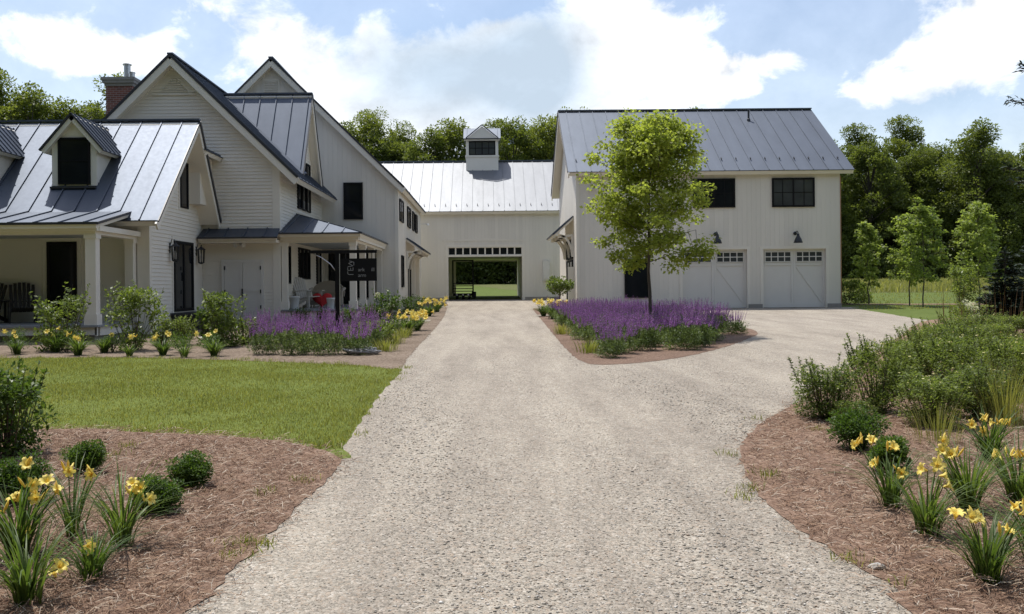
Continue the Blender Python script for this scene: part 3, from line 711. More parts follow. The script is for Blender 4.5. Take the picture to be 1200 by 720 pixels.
# --- main block with its front gable, ridge along y
BF, BE, BX, BZ = 29.9, -6.62, -9.94, 8.99; bs = .975; BW = 2 * BX - BE
def zb_(x): return BZ - bs * abs(x - BX)
mb = MB(); clap(mb, 'S', BF, [(BW, .5), (BE, .5), (BE, zb_(BE) - .2), (BX, BZ - .22), (BW, zb_(BW) - .2)]); mb.build('clapboard_wall', M['clap'], H)
mb = MB(); clap(mb, 'E', BE, [(BF, .5), (37.5, .5), (37.5, 5.4), (BF, 5.4)])
clap(mb, 'E', BE, [(32.1, 5.4), (35.95, 5.4), (34.03, 8.4)]); mb.build('clapboard_wall', M['clap'], H)
mb = MB(); fbox(mb, 'S', BF, BE - .22, BE + .018, .5, 5.5, .0, .03); fbox(mb, 'E', BE, BF, BF + .14, .5, 5.4, 0, .02); mb.build('corner_board', M['trim'], H)
mb = MB(); mb.box(BW + .1, BE - .1, BF + .1, 37.4, .2, 5.2); mb.build('foundation', M['concrete'], H)
EO = -5.95
rB = roof_plane([(EO, 29.5, zb_(EO)), (EO, 37.3, zb_(EO)), (BX, 37.3, BZ), (BX, 29.5, BZ)], H, spacing=.55)
roof_plane([(2 * BX - EO, 37.3, zb_(EO)), (2 * BX - EO, 29.5, zb_(EO)), (BX, 29.5, BZ), (BX, 37.3, BZ)], H, spacing=.55)
ridge_cap((BX, 29.5, BZ), (BX, 37.3, BZ), rB)
for sx in (1, -1):
    x = BX + sx * (EO - BX); edge_strip((BX, 29.49, BZ), (x, 29.49, zb_(EO)), rB, .03, .085, (0, 0, -.01))
mb = MB()
for sx in (1, -1):
    x = BX + sx * (EO - BX - .03); mb.bar((BX, 29.52 + .003 * sx, BZ - .17), (x, 29.52 + .003 * sx, zb_(EO) - .15), .05, .24)
mb.build('bargeboard', M['trim'], H)
mb = MB(); zc = 7.86; mb.prism([(-10.62, BF - .015, zc - .08), (-9.26, BF - .015, zc - .08), (-9.26, BF - .015, zc - .02), (-10.62, BF - .015, zc - .02)], (0, -.05, 0))
for i in range(6):
    w = .46 * (1 - i / 6.5); mb.prism([(BX - w, BF - .02, zc + i * .075), (BX + w, BF - .02, zc + i * .075), (BX + w * .86, BF - .06, zc + .045 + i * .075), (BX - w * .86, BF - .06, zc + .045 + i * .075)], (0, .02, .018))
mb.build('gable_vent', M['clap'], H)
# cross gable facing the driveway
CXo, CYm, CZ = -6.3, 34.03, 8.62; cs = 1.65; ce = 5.47; dy = (CZ - ce) / cs
xi = BX + (BZ - CZ) / bs; xe_ = BX + (BZ - ce) / bs
rC = roof_plane([(xe_, CYm - dy, ce), (CXo, CYm - dy, ce), (CXo, CYm, CZ), (xi, CYm, CZ)], H, spacing=.58, trim=.12, phase=.4)
roof_plane([(CXo, CYm + dy, ce), (xe_, CYm + dy, ce), (xi, CYm, CZ), (CXo, CYm, CZ)], H, spacing=.58, trim=.12)
ridge_cap((xi, CYm, CZ), (CXo, CYm, CZ), rC)
for sy in (-1, 1): edge_strip((CXo, CYm, CZ), (CXo, CYm + sy * dy, ce), rC, .03, .07, (.012, 0, -.01))
mb = MB()
for sy in (-1, 1): mb.bar((CXo - .03 + .003 * sy, CYm, CZ - .2), (CXo - .03 + .003 * sy, CYm + sy * (dy - .03), ce - .15), .05, .2)
mb.build('bargeboard', M['trim'], H)
mb = MB(); v0 = Vector((xi, CYm - .02, CZ + .03)); v1 = Vector((xe_ + .05, CYm - dy, ce + .05)); mb.bar(v0, v1, .3, .02, (.5, -.5, .7)); mb.build('valley_flashing', M['metal_roof'], H)
for i in range(3): window(H, 'E', BE, 32.62 + i * .8, 33.3 + i * .8, 4.38, 6.15 if i else 5.25, 1, 1, .05, trim=.06 if i == 2 else 0.0)
# saddle roof between the wing and the main block
mb = MB(); mb.box(-9.6, -8.75, 28.6, 29.88, 4.2, 5.7); mb.build('clapboard_wall', M['clap'], H)
roof_plane([(-8.4, 28.2, 5.78), (-8.4, 29.88, 5.78), (-9.5, 29.88, 6.3), (-9.5, 28.2, 6.3)], H, spacing=.4, trim=.12)
# pent roof and tool-shed doors
pn = roof_plane([(-9.05, 29.22, 3.2), (BE + .06, 29.22, 3.2), (BE + .0, BF - .02, 3.52), (-9.05, BF - .02, 3.52)], H, 'pent_roof', .62, .03, .07, phase=.3, m=M['metal_roof'])
edge_strip((-9.05, 29.21, 3.19), (BE + .07, 29.21, 3.19), pn, .03, .05)
mb = MB(); mb.box(-9.05, BE, 29.35, BF - .02, 3.04, 3.13); mb.build('fascia', M['trim'], H)
mb = MB()
for a, b in ((-8.37, -7.815), (-7.805, -7.23)):
    mb.box(a, b, BF - .05, BF - .015, .62, 2.42)
    for p, q, r, s in ((a, b, .62, .72), (a, b, 2.32, 2.42), (a + .08, b - .08, 1.5, 1.58), (a, a + .08, .722, 2.318), (b - .08, b, .722, 2.318)): mb.box(p + .001, q - .001, BF - .062, BF - .0505, r + .001, s - .001)
mb.box(-8.47, -8.375, BF - .07, BF - .01, .55, 2.52); mb.box(-7.225, -7.13, BF - .07, BF - .01, .55, 2.52); mb.box(-8.374, -7.226, BF - .07, BF - .01, 2.425, 2.52)
d = mb.build('shed_door', M['door_white'], H)
mb = MB(); mb.box(-7.83, -7.79, BF - .1, BF - .063, 1.35, 1.6)
for x in (-8.37, -7.23):
    for z in (.95, 2.2, 1.45): mb.box(x - .018, x + .018, BF - .085, BF - .063, z, z + .12)
mb.build('handle', M['iron'], d)
mb = MB(); mb.lathe((-7.86, BF - .02, 3.0), [(0, 0), (.06, 0), (.06, .04), (0, .04)], 10, axis=(0, -1, 0))
for sx in (-1, 1):
    mb.tube([(-7.86, BF - .05, 3.0), (-7.86 + sx * .07, BF - .12, 3.0)], .02, 6); mb.lathe((-7.86 + sx * .1, BF - .14, 3.0), [(.02, -.06), (.05, -.05), (.075, .08), (.06, .085), (0, .07)], 12, axis=(sx * .5, -.8, -.35))
mb.build('floodlight', M['pot'], H)
# side porch between main block and barn-like block
QX, QD = -4.2, .92
ap = (BE, 32.4, 4.16)
pf = roof_plane([(BE, 29.6, 3.34), (-4.0, 29.6, 3.34), ap], H, 'porch_roof', .62, .03, .09, phase=.25)
pe = roof_plane([(-4.0, 29.6, 3.34), (-4.0, 37.45, 3.34), (BE, 37.45, 4.16), ap], H, 'porch_roof', .62, .03, .09)
edge_strip((BE, 29.59, 3.33), (-3.985, 29.59, 3.33), pf, .03, .05); edge_strip((-3.985, 29.6, 3.33), (-3.985, 37.45, 3.33), pe, .03, .05)
po = MB(); po.box(BE + .03, QX, 29.92, 30.14, 3.05, 3.25); po.box(QX - .22, QX, 30.14, 37.44, 3.05, 3.25); po.box(BE + .03, QX + .1, 29.8, 29.918, 3.12, 3.27); po.box(QX + .003, QX + .12, 29.92, 37.44, 3.12, 3.27)
po = po.build('porch', M['trim'], H)
mb = MB(); mb.box(BE + .03, QX - .05, 30.0, 37.4, 3.14, 3.17); mb.build('porch_ceiling', M['ceiling'], po)
mb = MB()
for i in range(20): mb.box(BE + .03 + i * .125, BE + .148 + i * .125, 29.86, 37.44, QD - .05, QD)
mb.build('deck', M['deck'], po)
mb = MB(); mb.box(BE + .03, QX + .03, 29.94, 29.98, .3, QD - .06); mb.box(QX - .01, QX + .03, 29.98, 37.44, .3, QD - .06); mb.build('skirt_board', M['trim'], po)
for y in (30.03, 32.33, 34.75): column(QX - .11, y, QD, 3.05, .2, po)
column(QX - .11, 37.32, QD, 3.05, .2, po); column(BE + .13, 30.03, QD, 3.05, .18, po)
window(H, 'E', BE, 30.75, 31.3, 1.75, 3.0, 1, 1, .05)
for i in range(3): window(H, 'E', BE, 32.7 + i * .7, 33.32 + i * .7, 1.92, 3.02, 1, 1, .05, trim=.04 if i == 2 else 0)
window(H, 'E', BE, 36.1, 37.0, 1.75, 3.0, 1, 1, .05)
# --- barn-like rear block, gable toward the camera
DF, DE, DX, DZ = 37.5, -3.58, -8.54, 10.74; ds = .985; DW = 2 * DX - DE; DB = 50.2
def zd(x): return DZ - ds * abs(x - DX)
mb = MB(); mb.add([(DW, DF, .4), (DE, DF, .4), (DE, DF, zd(DE) - .2), (DX, DF, DZ - .22), (DW, DF, zd(DW) - .2)], [(0, 1, 2, 3, 4)])
mb.add([(DE, DF, .4), (DE, DB, .4), (DE, DB, zd(DE) - .2), (DE, DF, zd(DE) - .2)], [(0, 1, 2, 3)])
mb.add([(DW, DB, .4), (DE, DB, .4), (DE, DB, zd(DE) - .2), (DX, DB, DZ - .22), (DW, DB, zd(DW) - .2)], [(0, 1, 2, 3, 4)])
mb.add([(DW, DF, .4), (DW, DB, .4), (DW, DB, zd(DE) - .2), (DW, DF, zd(DE) - .2)], [(0, 1, 2, 3)]); mb.build('board_wall', M['board'], H)
mb = MB(); fbox(mb, 'S', DF, DE - .12, DE + .02, .4, 5.5, 0, .02); fbox(mb, 'E', DE, DF, DF + .14, .4, 5.5, 0, .018); mb.build('corner_board', M['trim'], H)
ed = -3.3
rD = roof_plane([(ed, 37.2, zd(ed)), (ed, 50.5, zd(ed)), (DX, 50.5, DZ), (DX, 37.2, DZ)], H, spacing=.55)
roof_plane([(2 * DX - ed, 50.5, zd(ed)), (2 * DX - ed, 37.2, zd(ed)), (DX, 37.2, DZ), (DX, 50.5, DZ)], H, spacing=.55)
ridge_cap((DX, 37.2, DZ), (DX, 50.5, DZ), rD)
mb = MB()
for sx in (1, -1):
    x = DX + sx * (ed - DX); edge_strip((DX, 37.19, DZ), (x, 37.19, zd(ed)), rD, .03, .075, (0, 0, -.005)); mb.bar((DX, 37.22 + .003 * sx, DZ - .17), (x, 37.22 + .003 * sx, zd(ed) - .15), .05, .24)
mb.build('bargeboard', M['trim'], H)
mb = MB(); mb.box(DX - .4, DX + .3, DF - .035, DF - .002, 9.4, 9.98)
for i in range(7): mb.prism([(DX - .33, DF - .04, 9.46 + i * .068), (DX + .23, DF - .04, 9.46 + i * .068), (DX + .23, DF - .07, 9.44 + i * .068), (DX - .33, DF - .07, 9.44 + i * .068)], (0, .0, .02))
mb.build('gable_vent', M['clap'], H)
window(H, 'S', DF, -5.74, -4.97, 4.33, 5.8, 1, 2, .07, .03)
dr = window(H, 'S', DF, -6.36, -5.5, .96, 3.02, 1, 1, .08, trim=.1, name='door'); window(H, 'S', DF, -5.35, -4.6, 1.2, 3.02, 1, 1, .06)
for a, b in ((38.05, 39.6), (41.7, 43.3), (44.5, 45.5), (46.3, 47.3)): window(H, 'E', DE, a, b, 4.3, 5.2, 2 if b - a > 1.2 else 1, 1, .06, .06)
window(H, 'E', DE, 38.7, 39.5, 1.6, 2.92, 1, 1, .06); window(H, 'E', DE, 41.7, 43.0, .9, 2.95, 1, 1, .08, trim=.08, name='door')
cn = roof_plane([(-2.82, 41.0, 3.22), (-2.82, 46.0, 3.22), (DE + .01, 46.0, 3.76), (DE + .01, 41.0, 3.76)], H, 'door_canopy', .6, .03, .07)
edge_strip((-2.81, 41.0, 3.21), (-2.81, 46.0, 3.21), cn, .03, .05)
for u in (41.2, 42.5, 44.2, 45.7): bracket(cn, 'E', DE, u, 3.2, .72, .8)
mb = MB(); mb.box(DE, DE + .25, 45.6, 45.85, .6, 3.1); mb.box(DE, DE + .2, 43.4, 43.6, .6, 2.9); mb.build('door_pilaster', M['trim'], H)
mb = MB(); mb.tube([(-3.56, 49.4, 4.9), (-3.2, 49.4, 4.95)], .02, 6); mb.lathe((-3.15, 49.4, 4.85), [(.0, .1), (.06, .08), (.1, 0), (0, 0)], 10); mb.build('floodlight', M['pot'], H)
# chimney
mb = MB(); mb.box(-13.62, -12.68, 33.6, 34.5, 4.5, 9.0); ch = mb.build('chimney', M['brick'], H)
mb = MB(); mb.box(-13.72, -12.58, 33.5, 34.6, 9.0, 9.1); mb.box(-13.66, -12.64, 33.56, 34.54, 8.9, 9.0); mb.box(-13.75, -12.55, 33.47, 34.63, 9.1, 9.2); mb.build('chimney_cap', M['concrete'], ch)
mb = MB(); mb.lathe((-13.0, 34, 9.2), [(.12, 0), (.12, .52), (.16, .53), (.16, .57), (0, .57)], 14); mb.build('flue', M['steel'], ch, smooth=False)
mb = MB(); mb.lathe((-12.75, 33.8, 9.2), [(.1, 0), (.1, .18), (.12, .19), (.12, .23), (0, .23)], 12); mb.build('flue', M['steel'], ch)

# ================================================================== THE BARN
BY0, BY1 = 52.4, 61.8; gx0, gx1 = -11.0, 7.5; gzb = gz(BY0)
B = thing('barn', 'long white barn with a cupola and an open passage closing the end of the driveway', 'barn', (0, BY0, gzb))
ox0, ox1, oz = -2.21, 1.91, 3.27
mb = MB(); wall_holes(mb, 'S', BY0, gx0, gx1, .5, 5.72, [(ox0, ox1, .5, oz), (ox0, ox1, 3.36, 3.8)], .3)
mb.add([(gx0, BY1, .5), (ox0 + .1, BY1, .5), (ox0 + .1, BY1, 5.7), (gx0, BY1, 5.7)], [(0, 1, 2, 3)]); mb.add([(ox1, BY1, .5), (gx1, BY1, .5), (gx1, BY1, 5.7), (ox1, BY1, 5.7)], [(0, 1, 2, 3)]); mb.add([(ox0 + .1, BY1, 3.25), (ox1, BY1, 3.25), (ox1, BY1, 5.7), (ox0 + .1, BY1, 5.7)], [(0, 1, 2, 3)])
ym = (BY0 + BY1) / 2; RZ = 9.2
for x in (gx0, gx1): mb.add([(x, BY0, .5), (x, BY1, .5), (x, BY1, 5.7), (x, ym, RZ - .1), (x, BY0, 5.7)], [(0, 1, 2, 3, 4)])
mb.build('wall', M['board'], B)
mb = MB(); mb.add([(ox1 + .02, BY0 + .3, .5), (ox1 + .02, BY1 - .01, .5), (ox1 + .02, BY1 - .01, 3.4), (ox1 + .02, BY0 + .3, 3.4)], [(0, 1, 2, 3)]); mb.add([(ox0 - .6, BY0 + .3, .5), (ox0 - .6, BY1 - .01, .5), (ox0 - .6, BY1 - .01, 3.4), (ox0 - .6, BY0 + .3, 3.4)], [(0, 1, 2, 3)])
mb.add([(ox0 - .6, BY0 + .31, 3.33), (ox1 + .02, BY0 + .31, 3.33), (ox1 + .02, BY1 - .02, 3.33), (ox0 - .6, BY1 - .02, 3.33)], [(0, 1, 2, 3)]); mb.build('passage_lining', M['board'], B)
mb = MB(); mb.box(ox0 - .55, ox1 + .0, BY0 + .02, BY1 + .2, .4, gz(BY0) + .03); mb.build('passage_floor', M['floor_dark'], B)
mb = MB()
for a, b, c, d in ((ox0 - .14, ox0, .6, 3.95), (ox1, ox1 + .14, .6, 3.95), (ox0, ox1, 3.27, 3.36), (ox0, ox1, 3.8, 3.95)): fbox(mb, 'S', BY0, a, b, c, d, .0, .03)
mb.prism([(-2.6, BY0 - .004, 4.15), (2.3, BY0 - .004, 4.15), (2.3, BY0 - .004, 4.18), (-.15, BY0 - .004, 4.3), (-2.6, BY0 - .004, 4.18)], (0, -.02, 0)); mb.build('door_trim', M['trim'], B)
for a, b in ((gx0, ox0 - .15), (ox1 + .15, gx1)):
    mb = MB(); fbox(mb, 'S', BY0, a, b, .55, 1.0, .0, .04); mb.build('foundation', M['concrete'], B)
tw = window(B, 'S', BY0 + .1, ox0, ox1, 3.36, 3.8, 10, 1, .035, .075, name='transom_window', fm=M['trim'])
e0, e1 = 52.05, 62.15; ez = 5.79
rb = roof_plane([(gx0 - .3, e0, ez), (gx1 + .3, e0, ez), (gx1 + .3, ym, RZ), (gx0 - .3, ym, RZ)], B, spacing=.6, phase=.4, m=M['barn_roof'])
roof_plane([(gx1 + .3, e1, ez), (gx0 - .3, e1, ez), (gx0 - .3, ym, RZ), (gx1 + .3, ym, RZ)], B, spacing=.6)
ridge_cap((gx0 - .3, ym, RZ), (gx1 + .3, ym, RZ), rb)
def snow_guards(p, q, nrm, k, ob):
    p, q = Vector(p), Vector(q); mb = MB()
    for i in range(k):
        c = p.lerp(q, (i + .5) / k); mb.bar(c + Vector(nrm) * .03, c + Vector(nrm) * .09, .12, .03, (1, 0, 0))
    return mb.build('snow_guard', M['bronze'], ob)
sl_b = (RZ - ez) / (ym - e0)
snow_guards((gx0, e0 + .55, ez + .55 * sl_b), (gx1, e0 + .55, ez + .55 * sl_b), (0, -.56, .83), 31, rb)
# cupola
q0, q1, qy0, qy1 = -1.25, .68, ym - .97, ym + .97
mb = MB(); zb0 = RZ - .8
for x0, x1, y0, y1 in ((q0, q1, qy0, qy0 + .05), (q0, q1, qy1 - .05, qy1), (q0, q0 + .05, qy0 + .05, qy1 - .05), (q1 - .05, q1, qy0 + .05, qy1 - .05)): mb.box(x0, x1, y0, y1, zb0, 9.35)
mb.box(q0 - .05, q1 + .05, qy0 - .05, qy1 + .05, 9.35, 9.45)
for x in (q0, q1 - .17):
    for y in (qy0, qy1 - .17): mb.box(x, x + .17, y, y + .17, 9.45, 10.32)
mb.box(q0 + .03, q1 - .03, qy0 + .03, qy1 - .03, 10.3, 10.42)
cu = mb.build('cupola', M['trim'], B)
window(cu, 'S', qy0 + .06, q0 + .17, q1 - .17, 9.46, 10.3, 2, 2, .06, .04, g=M['glass_reflection_tint'], lite=2)
window(cu, 'E', q1 - .06, qy0 + .17, qy1 - .17, 9.46, 10.3, 2, 2, .06, .04, lite=2)
window(cu, 'W', q0 + .06, qy0 + .17, qy1 - .17, 9.46, 10.3, 2, 2, .06, .04, lite=2)
window(cu, 'S', qy1 - .06, q0 + .17, q1 - .17, 9.46, 10.3, 2, 2, .06, .04, lite=2)
xa, xb, qe, qr = q0 - .15, q1 + .15, 10.42, 11.22; qm = (q0 + q1) / 2
mb = MB(); mb.prism([(xa, qy0 - .18, qe), (xa, qy1 + .18, qe), (xa, ym, qr)], (xb - xa, 0, 0)); 
for i in range(5):
    x = xa + .2 + i * (xb - xa - .4) / 4
    if abs(x - qm) > .5: mb.bar((x, qy0 - .17, qe + .03), (x, ym, qr + .02), .025, .04)
mb.build('cupola_roof', M['metal_roof'], cu)
mb = MB(); mb.prism([(qm - .9, qy0 - .16, qe + .03), (qm + .9, qy0 - .16, qe + .03), (qm, qy0 - .16, qr - .06)], (0, 1.0, 0)); mb.box(q0 - .1, q1 + .1, qy0 - .14, qy0, qe - .1, qe - .003); mb.build('pediment', M['trim'], cu)
mb = MB()
for sx in (-1, 1): mb.bar((qm + sx * .97, qy0 - .2, qe + .03), (qm, qy0 - .2, qr + .02), .06, .06); mb.bar((qm + sx * .97, qy0 + .6, qe + .03), (qm, ym, qr + .02), .06, .04)
mb.box(xa, xb, qy0 - .2, qy0 - .15, qe - .03, qe + .02)
mb.build('edge_flashing', M['bronze'], cu)
mb = MB(); mb.box(3.05, 3.45, BY0 - .16, BY0 - .004, 1.9, 3.0); mb.box(3.1, 3.4, BY0 - .2, BY0 - .163, 2.0, 2.6); mb.build('meter_box', M['door_white'], B)

# ================================================================== THE GARAGE
K0, K1, KF, KB = 3.65, 14.43, 38.4, 47.6
K = thing('garage', 'two storey white garage with two carriage doors and grey metal roof', 'garage', (9, KF, gz(KF)))
doors = [(7.96, 10.6), (11.26, 13.83)]; dz0, dz1 = gz(KF) + .02, 3.03
mb = MB(); wall_holes(mb, 'S', KF, K0, K1, .3, 6.1, [(a, b, .3, dz1) for a, b in doors], .22)
ky = 43.1; KR = 9.6
for x in (K0, K1): mb.add([(x, KF, .3), (x, KB, .3), (x, KB, 6.1), (x, ky, KR - .25), (x, KF, 6.1)], [(0, 1, 2, 3, 4)])
mb.add([(K0, KB, .3), (K1, KB, .3), (K1, KB, 6.1), (K0, KB, 6.1)], [(0, 1, 2, 3)])
mb.build('wall', M['board'], K)
mb = MB(); fbox(mb, 'S', KF, K0 - .02, K0 + .1, .5, 6.0, 0, .02); fbox(mb, 'W', K0, KF, KF + .12, .5, 6.0, 0, .018); mb.build('corner_board', M['trim'], K)
mb = MB(); mb.box(K1 + .002, K1 + .03, KF - .02, KF + .03, .7, 6.0); mb.build('corner_edge', M['cedar'], K)
f0, f1, fz = 38.05, 48.15, 6.22; X0, X1 = 3.28, 14.9
rk = roof_plane([(X0, f0, fz), (X1, f0, fz), (X1, ky, KR), (X0, ky, KR)], K, spacing=.6, phase=.6)
roof_plane([(X1, f1, fz), (X0, f1, fz), (X0, ky, KR), (X1, ky, KR)], K, spacing=.6)
ridge_cap((X0, ky, KR), (X1, ky, KR), rk)
sk = (KR - fz) / (ky - f0)
snow_guards((X0 + .1, f0 + .8, fz + .8 * sk), (X1 - .1, f0 + .8, fz + .8 * sk), (0, -.55, .83), 19, rk)
edge_strip((X0, f0, fz), (X0, ky, KR), rk, .03, .06, (-.012, 0, -.005)); edge_strip((X0, f1, fz), (X0, ky, KR), rk, .03, .06, (-.012, 0, -.005))
mb = MB()
for y0 in (f0, f1): mb.bar((X0 + .03 + (y0 - f0) * .0004, ky, KR - .18), (X0 + .03 + (y0 - f0) * .0004, y0, fz - .16), .05, .22)
mb.build('bargeboard', M['trim'], K)
mb = MB(); p = Vector((11.75, 42.1, fz + (42.1 - f0) * sk)); mb.lathe(p, [(.1, -.08), (.07, .08), (.045, .1), (.045, .5), (.055, .5), (0, .52)], 10); mb.build('vent_pipe', M['iron'], K)
for a, b in ((K0 + .1, doors[0][0]), (doors[0][1] + .04, doors[1][0] - .04), (doors[1][1] + .04, K1 + .02)):
    mb = MB(); fbox(mb, 'S', KF, a, b, .3, gz(KF) + .17, 0, .03); mb.build('foundation', M['concrete'], K)
for a, b in doors:
    pl = KF + .16; mb = MB(); fbox(mb, 'S', pl, a, b, dz0, dz1, -.04, 0); mid = (a + b) / 2; zw = 2.5
    for u0, u1 in ((a, mid), (mid, b)):
        for p, q, r, s in ((u0, u1, dz0, dz0 + .17), (u0 + .1, u1 - .1, zw - .14, zw - .02), (u0, u1, dz1 - .1, dz1), (u0, u0 + .1, dz0 + .17, dz1 - .1), (u1 - .1, u1, dz0 + .17, dz1 - .1)): fbox(mb, 'S', pl, p + .003, q - .003, r, s, .001, .028)
    mb.bar(fp('S', pl, mid + .12, zw - .17, .012), fp('S', pl, b - .1, dz0 + .2, .012), .09, .02, (0, 1, 0))
    d = mb.build('garage_door', M['door_white'], K)
    for u0, u1 in ((a, mid), (mid, b)): window(d, 'S', pl, u0 + .1, u1 - .1, zw, dz1 - .1, 4, 2, .03, .035, fm=M['door_white'], g=M['glass_reflection_tint'], dep=.06)
    tb = MB(); fbox(tb, 'S', KF, a - .12, a - .0, dz0, dz1 + .12, .001, .02); fbox(tb, 'S', KF, b, b + .12, dz0, dz1 + .12, .001, .02); fbox(tb, 'S', KF, a, b, dz1 + .0, dz1 + .12, .001, .02); tb.build('door_trim', M['trim'], d)
    gooseneck(mid + .03, KF, 3.66, K)
window(K, 'S', KF, 8.4, 10.13, 4.74, 5.93, 2, 2, .07, .025, lite=2); window(K, 'S', KF, 11.64, 13.38, 4.74, 5.93, 2, 2, .07, .025, g=M['glass_reflection_tint'], lite=2)
window(K, 'S', KF, 5.58, 6.6, 1.08, 2.68, 1, 1, .07)
window(K, 'W', K0, 40.1, 43.0, gz(40) + .05, 2.72, 2, 1, .08, .08, name='door'); window(K, 'W', K0, 40.1, 43.0, 2.76, 3.6, 6, 3, .06, .03)
ck = roof_plane([(2.8, 44.3, 3.8), (2.8, 39.7, 3.8), (K0 - .01, 39.7, 4.55), (K0 - .01, 44.3, 4.55)], K, 'door_canopy', .6, .03, .07)
edge_strip((2.79, 39.7, 3.79), (2.79, 44.3, 3.79), ck, .03, .05)
for u in (39.95, 41.55, 43.1, 44.1): bracket(ck, 'W', K0, u, 3.78, .72, .95)
mb = MB(); mb.box(K0 - .26, K0 - .005, 39.72, 39.85, .6, 2.4); mb.build('door_pilaster', M['trim'], K)
mb = MB()
for sx in (-1, 1): mb.lathe((4.35 + sx * .13, KF - .12, 5.55), [(.02, -.06), (.05, -.05), (.08, .08), (.06, .085), (0, .07)], 12, axis=(sx * .5, -.8, -.35)); mb.tube([(4.35, KF, 5.55), (4.35 + sx * .1, KF - .1, 5.55)], .02, 6)
mb.build('floodlight', M['pot'], K)
#OBJECTS_BELOW
# ================================================================== PLANTS
def unit(v): return v / (np.linalg.norm(v, axis=-1, keepdims=True) + 1e-9)
def leaf_quads(P, D, L, wid, rr, droop=.25):
    """diamond leaves starting at P along D; slightly folded"""
    n = len(P); D = unit(D); up = rr.normal(0, 1, (n, 3)) * .45 + np.array([0, 0, 1.0])
    Wd = unit(np.cross(D, up)); N = np.cross(Wd, D); L = np.asarray(L).reshape(-1, 1) * np.ones((n, 1)); w = L * wid * .5
    a = P; t = P + D * L - N * L * droop * rr.uniform(.2, 1.2, (n, 1)); m = P + D * L * .45 + N * L * .05
    V = np.stack([a, m + Wd * w, t, m - Wd * w], 1).reshape(-1, 3)
    return V, np.arange(n)[:, None] * 4 + np.array([[0, 1, 2, 3]])
def sph(n, rr):
    return unit(rr.normal(0, 1, (n, 3)))
def clump(nb, c, r, n, L, wid, rr, flat=1.0, upb=.2, droop=.25):
    d = sph(n, rr); rad = rr.uniform(.35, 1.0, (n, 1)) ** .6
    P = np.asarray(c) + d * rad * r * np.array([1, 1, flat]); D = d + rr.normal(0, .6, (n, 3)) + np.array([0, 0, upb])
    nb.add(*leaf_quads(P, D, L * rr.uniform(.6, 1.3, n), wid, rr, droop))

# ---- forest trees -----------------------------------------------------------
def forest_tree(seed, h, r, low=.12, nl=80, per=300, leaf=.32, m='forest'):
    rr = np.random.default_rng(seed)
    t = thing('forest_tree', 'tall dark green deciduous tree in the woods behind the buildings', 'tree', group='woodland trees')
    nb = NB(); P = []
    bend = rr.normal(0, .02, 2)
    for i in range(8): P.append((bend[0] * i * i * .3, bend[1] * i * i * .3, -.6 + (h * .9 + .6) * i / 7))
    nb.add(*tube(P, np.linspace(h * .018, .05, 8), 7)); cr = NB()
    for k in range(nl):
        f = rr.uniform(low, 1.0); z = h * f; prof = math.sin(PI * min(1, .12 + .80 * ((f - low) / (1 - low)) ** .8)) ** .7
        a = rr.uniform(0, 2 * PI); q = r * prof * rr.uniform(.45, 1.05); c = np.array([math.cos(a) * q, math.sin(a) * q, z * .97 + h * .0])
        s = r * rr.uniform(.26, .44) * (1.1 - .35 * f)
        clump(cr, c, s, int(per * (s / (r * .3)) ** 1.6) + 20, leaf, .75, rr, .75, .15)
        if rr.random() < .6: nb.add(*tube([(0, 0, z * .72), tuple(c * np.array([.5, .5, .9])), tuple(c)], [.10, .06, .03], 5))
    for k in range(9):                                       # uneven tops
        a = rr.uniform(0, 2 * PI); q = r * rr.uniform(0, .42); clump(cr, (math.cos(a) * q, math.sin(a) * q, h * rr.uniform(.93, 1.03)), r * .24, 160, leaf * .9, .7, rr, .9, .4)
    nb.build('trunk', M['bark_dark'], t, True); cr.build('crown', M[m], t); return t
FT = [forest_tree(100 + i, 20 + (i % 3) * 1.6, 5.0 + .5 * (i % 2), (.03, .04, .05)[i % 3], m=('forest_light' if i in (1, 2, 4, 5) else 'forest')) for i in range(7)]
used = set()
def put_tree(x, y, sc_, zs=1.0, label=None, group='woodland trees', pick=None):
    i = random.randrange(7) if pick is None else pick
    rz = random.uniform(0, 6.28); loc = (x, y, gz(y)); s = (sc_, sc_, sc_ * zs)
    if i not in used: used.add(i); o = FT[i]; o.location = loc; o.rotation_euler = (0, 0, rz); o.scale = s; o['group'] = group; o['label'] = label or o['label']
    else: o = copy_thing(FT[i], loc, rz, s, label, group)
    return o
random.seed(8)
LB = 'green deciduous tree in the woods rising behind the white barn'
for k in range(20):                                          # behind the barn
    x = -24 + k * 2.75 + random.uniform(-1, 1); put_tree(x, 122 + random.uniform(-1.5, 5) + (k % 2) * 3, random.uniform(.88, .99), label=LB, group='trees behind the barn')
for k in range(11):
    x = -30 + k * 6 + random.uniform(-1, 1); put_tree(x, 134 + random.uniform(-2, 4), random.uniform(.86, 1.03), label=LB, group='trees behind the barn')
LH = 'sunlit deciduous tree in the woods rising left of the brick chimney'
for k in range(14):                                          # left, behind the house
    x = -76 + k * 2.6 + random.uniform(-1, 1); put_tree(x, 100 + random.uniform(-2, 5) + (k % 2) * 4, random.uniform(.97, 1.05) * (1.05 if k < 7 else 1.0), label=LH, group='trees behind the house')
LR = 'dark deciduous tree in the wood at the far side of the meadow'
for k in range(22):                                          # right of the garage
    x = 38 + k * 3.5 + random.uniform(-1, 1); put_tree(x, 143 + random.uniform(-2, 3) + (k % 2) * 4, random.uniform(.92, 1.06) * (1.0 + .06 * math.sin(k * .8)), label=LR, group='trees beyond the meadow', pick=(0, 3, 6)[k % 3])
for k in range(11):
    x = 40 + k * 7.5 + random.uniform(-1, 1); put_tree(x, 156 + random.uniform(-2, 4), random.uniform(1.0, 1.1), label=LR, group='trees beyond the meadow')
put_tree(41.5, 165, 1.17, label='dark deciduous tree whose top just shows over the garage roof ridge', group='trees beyond the meadow')
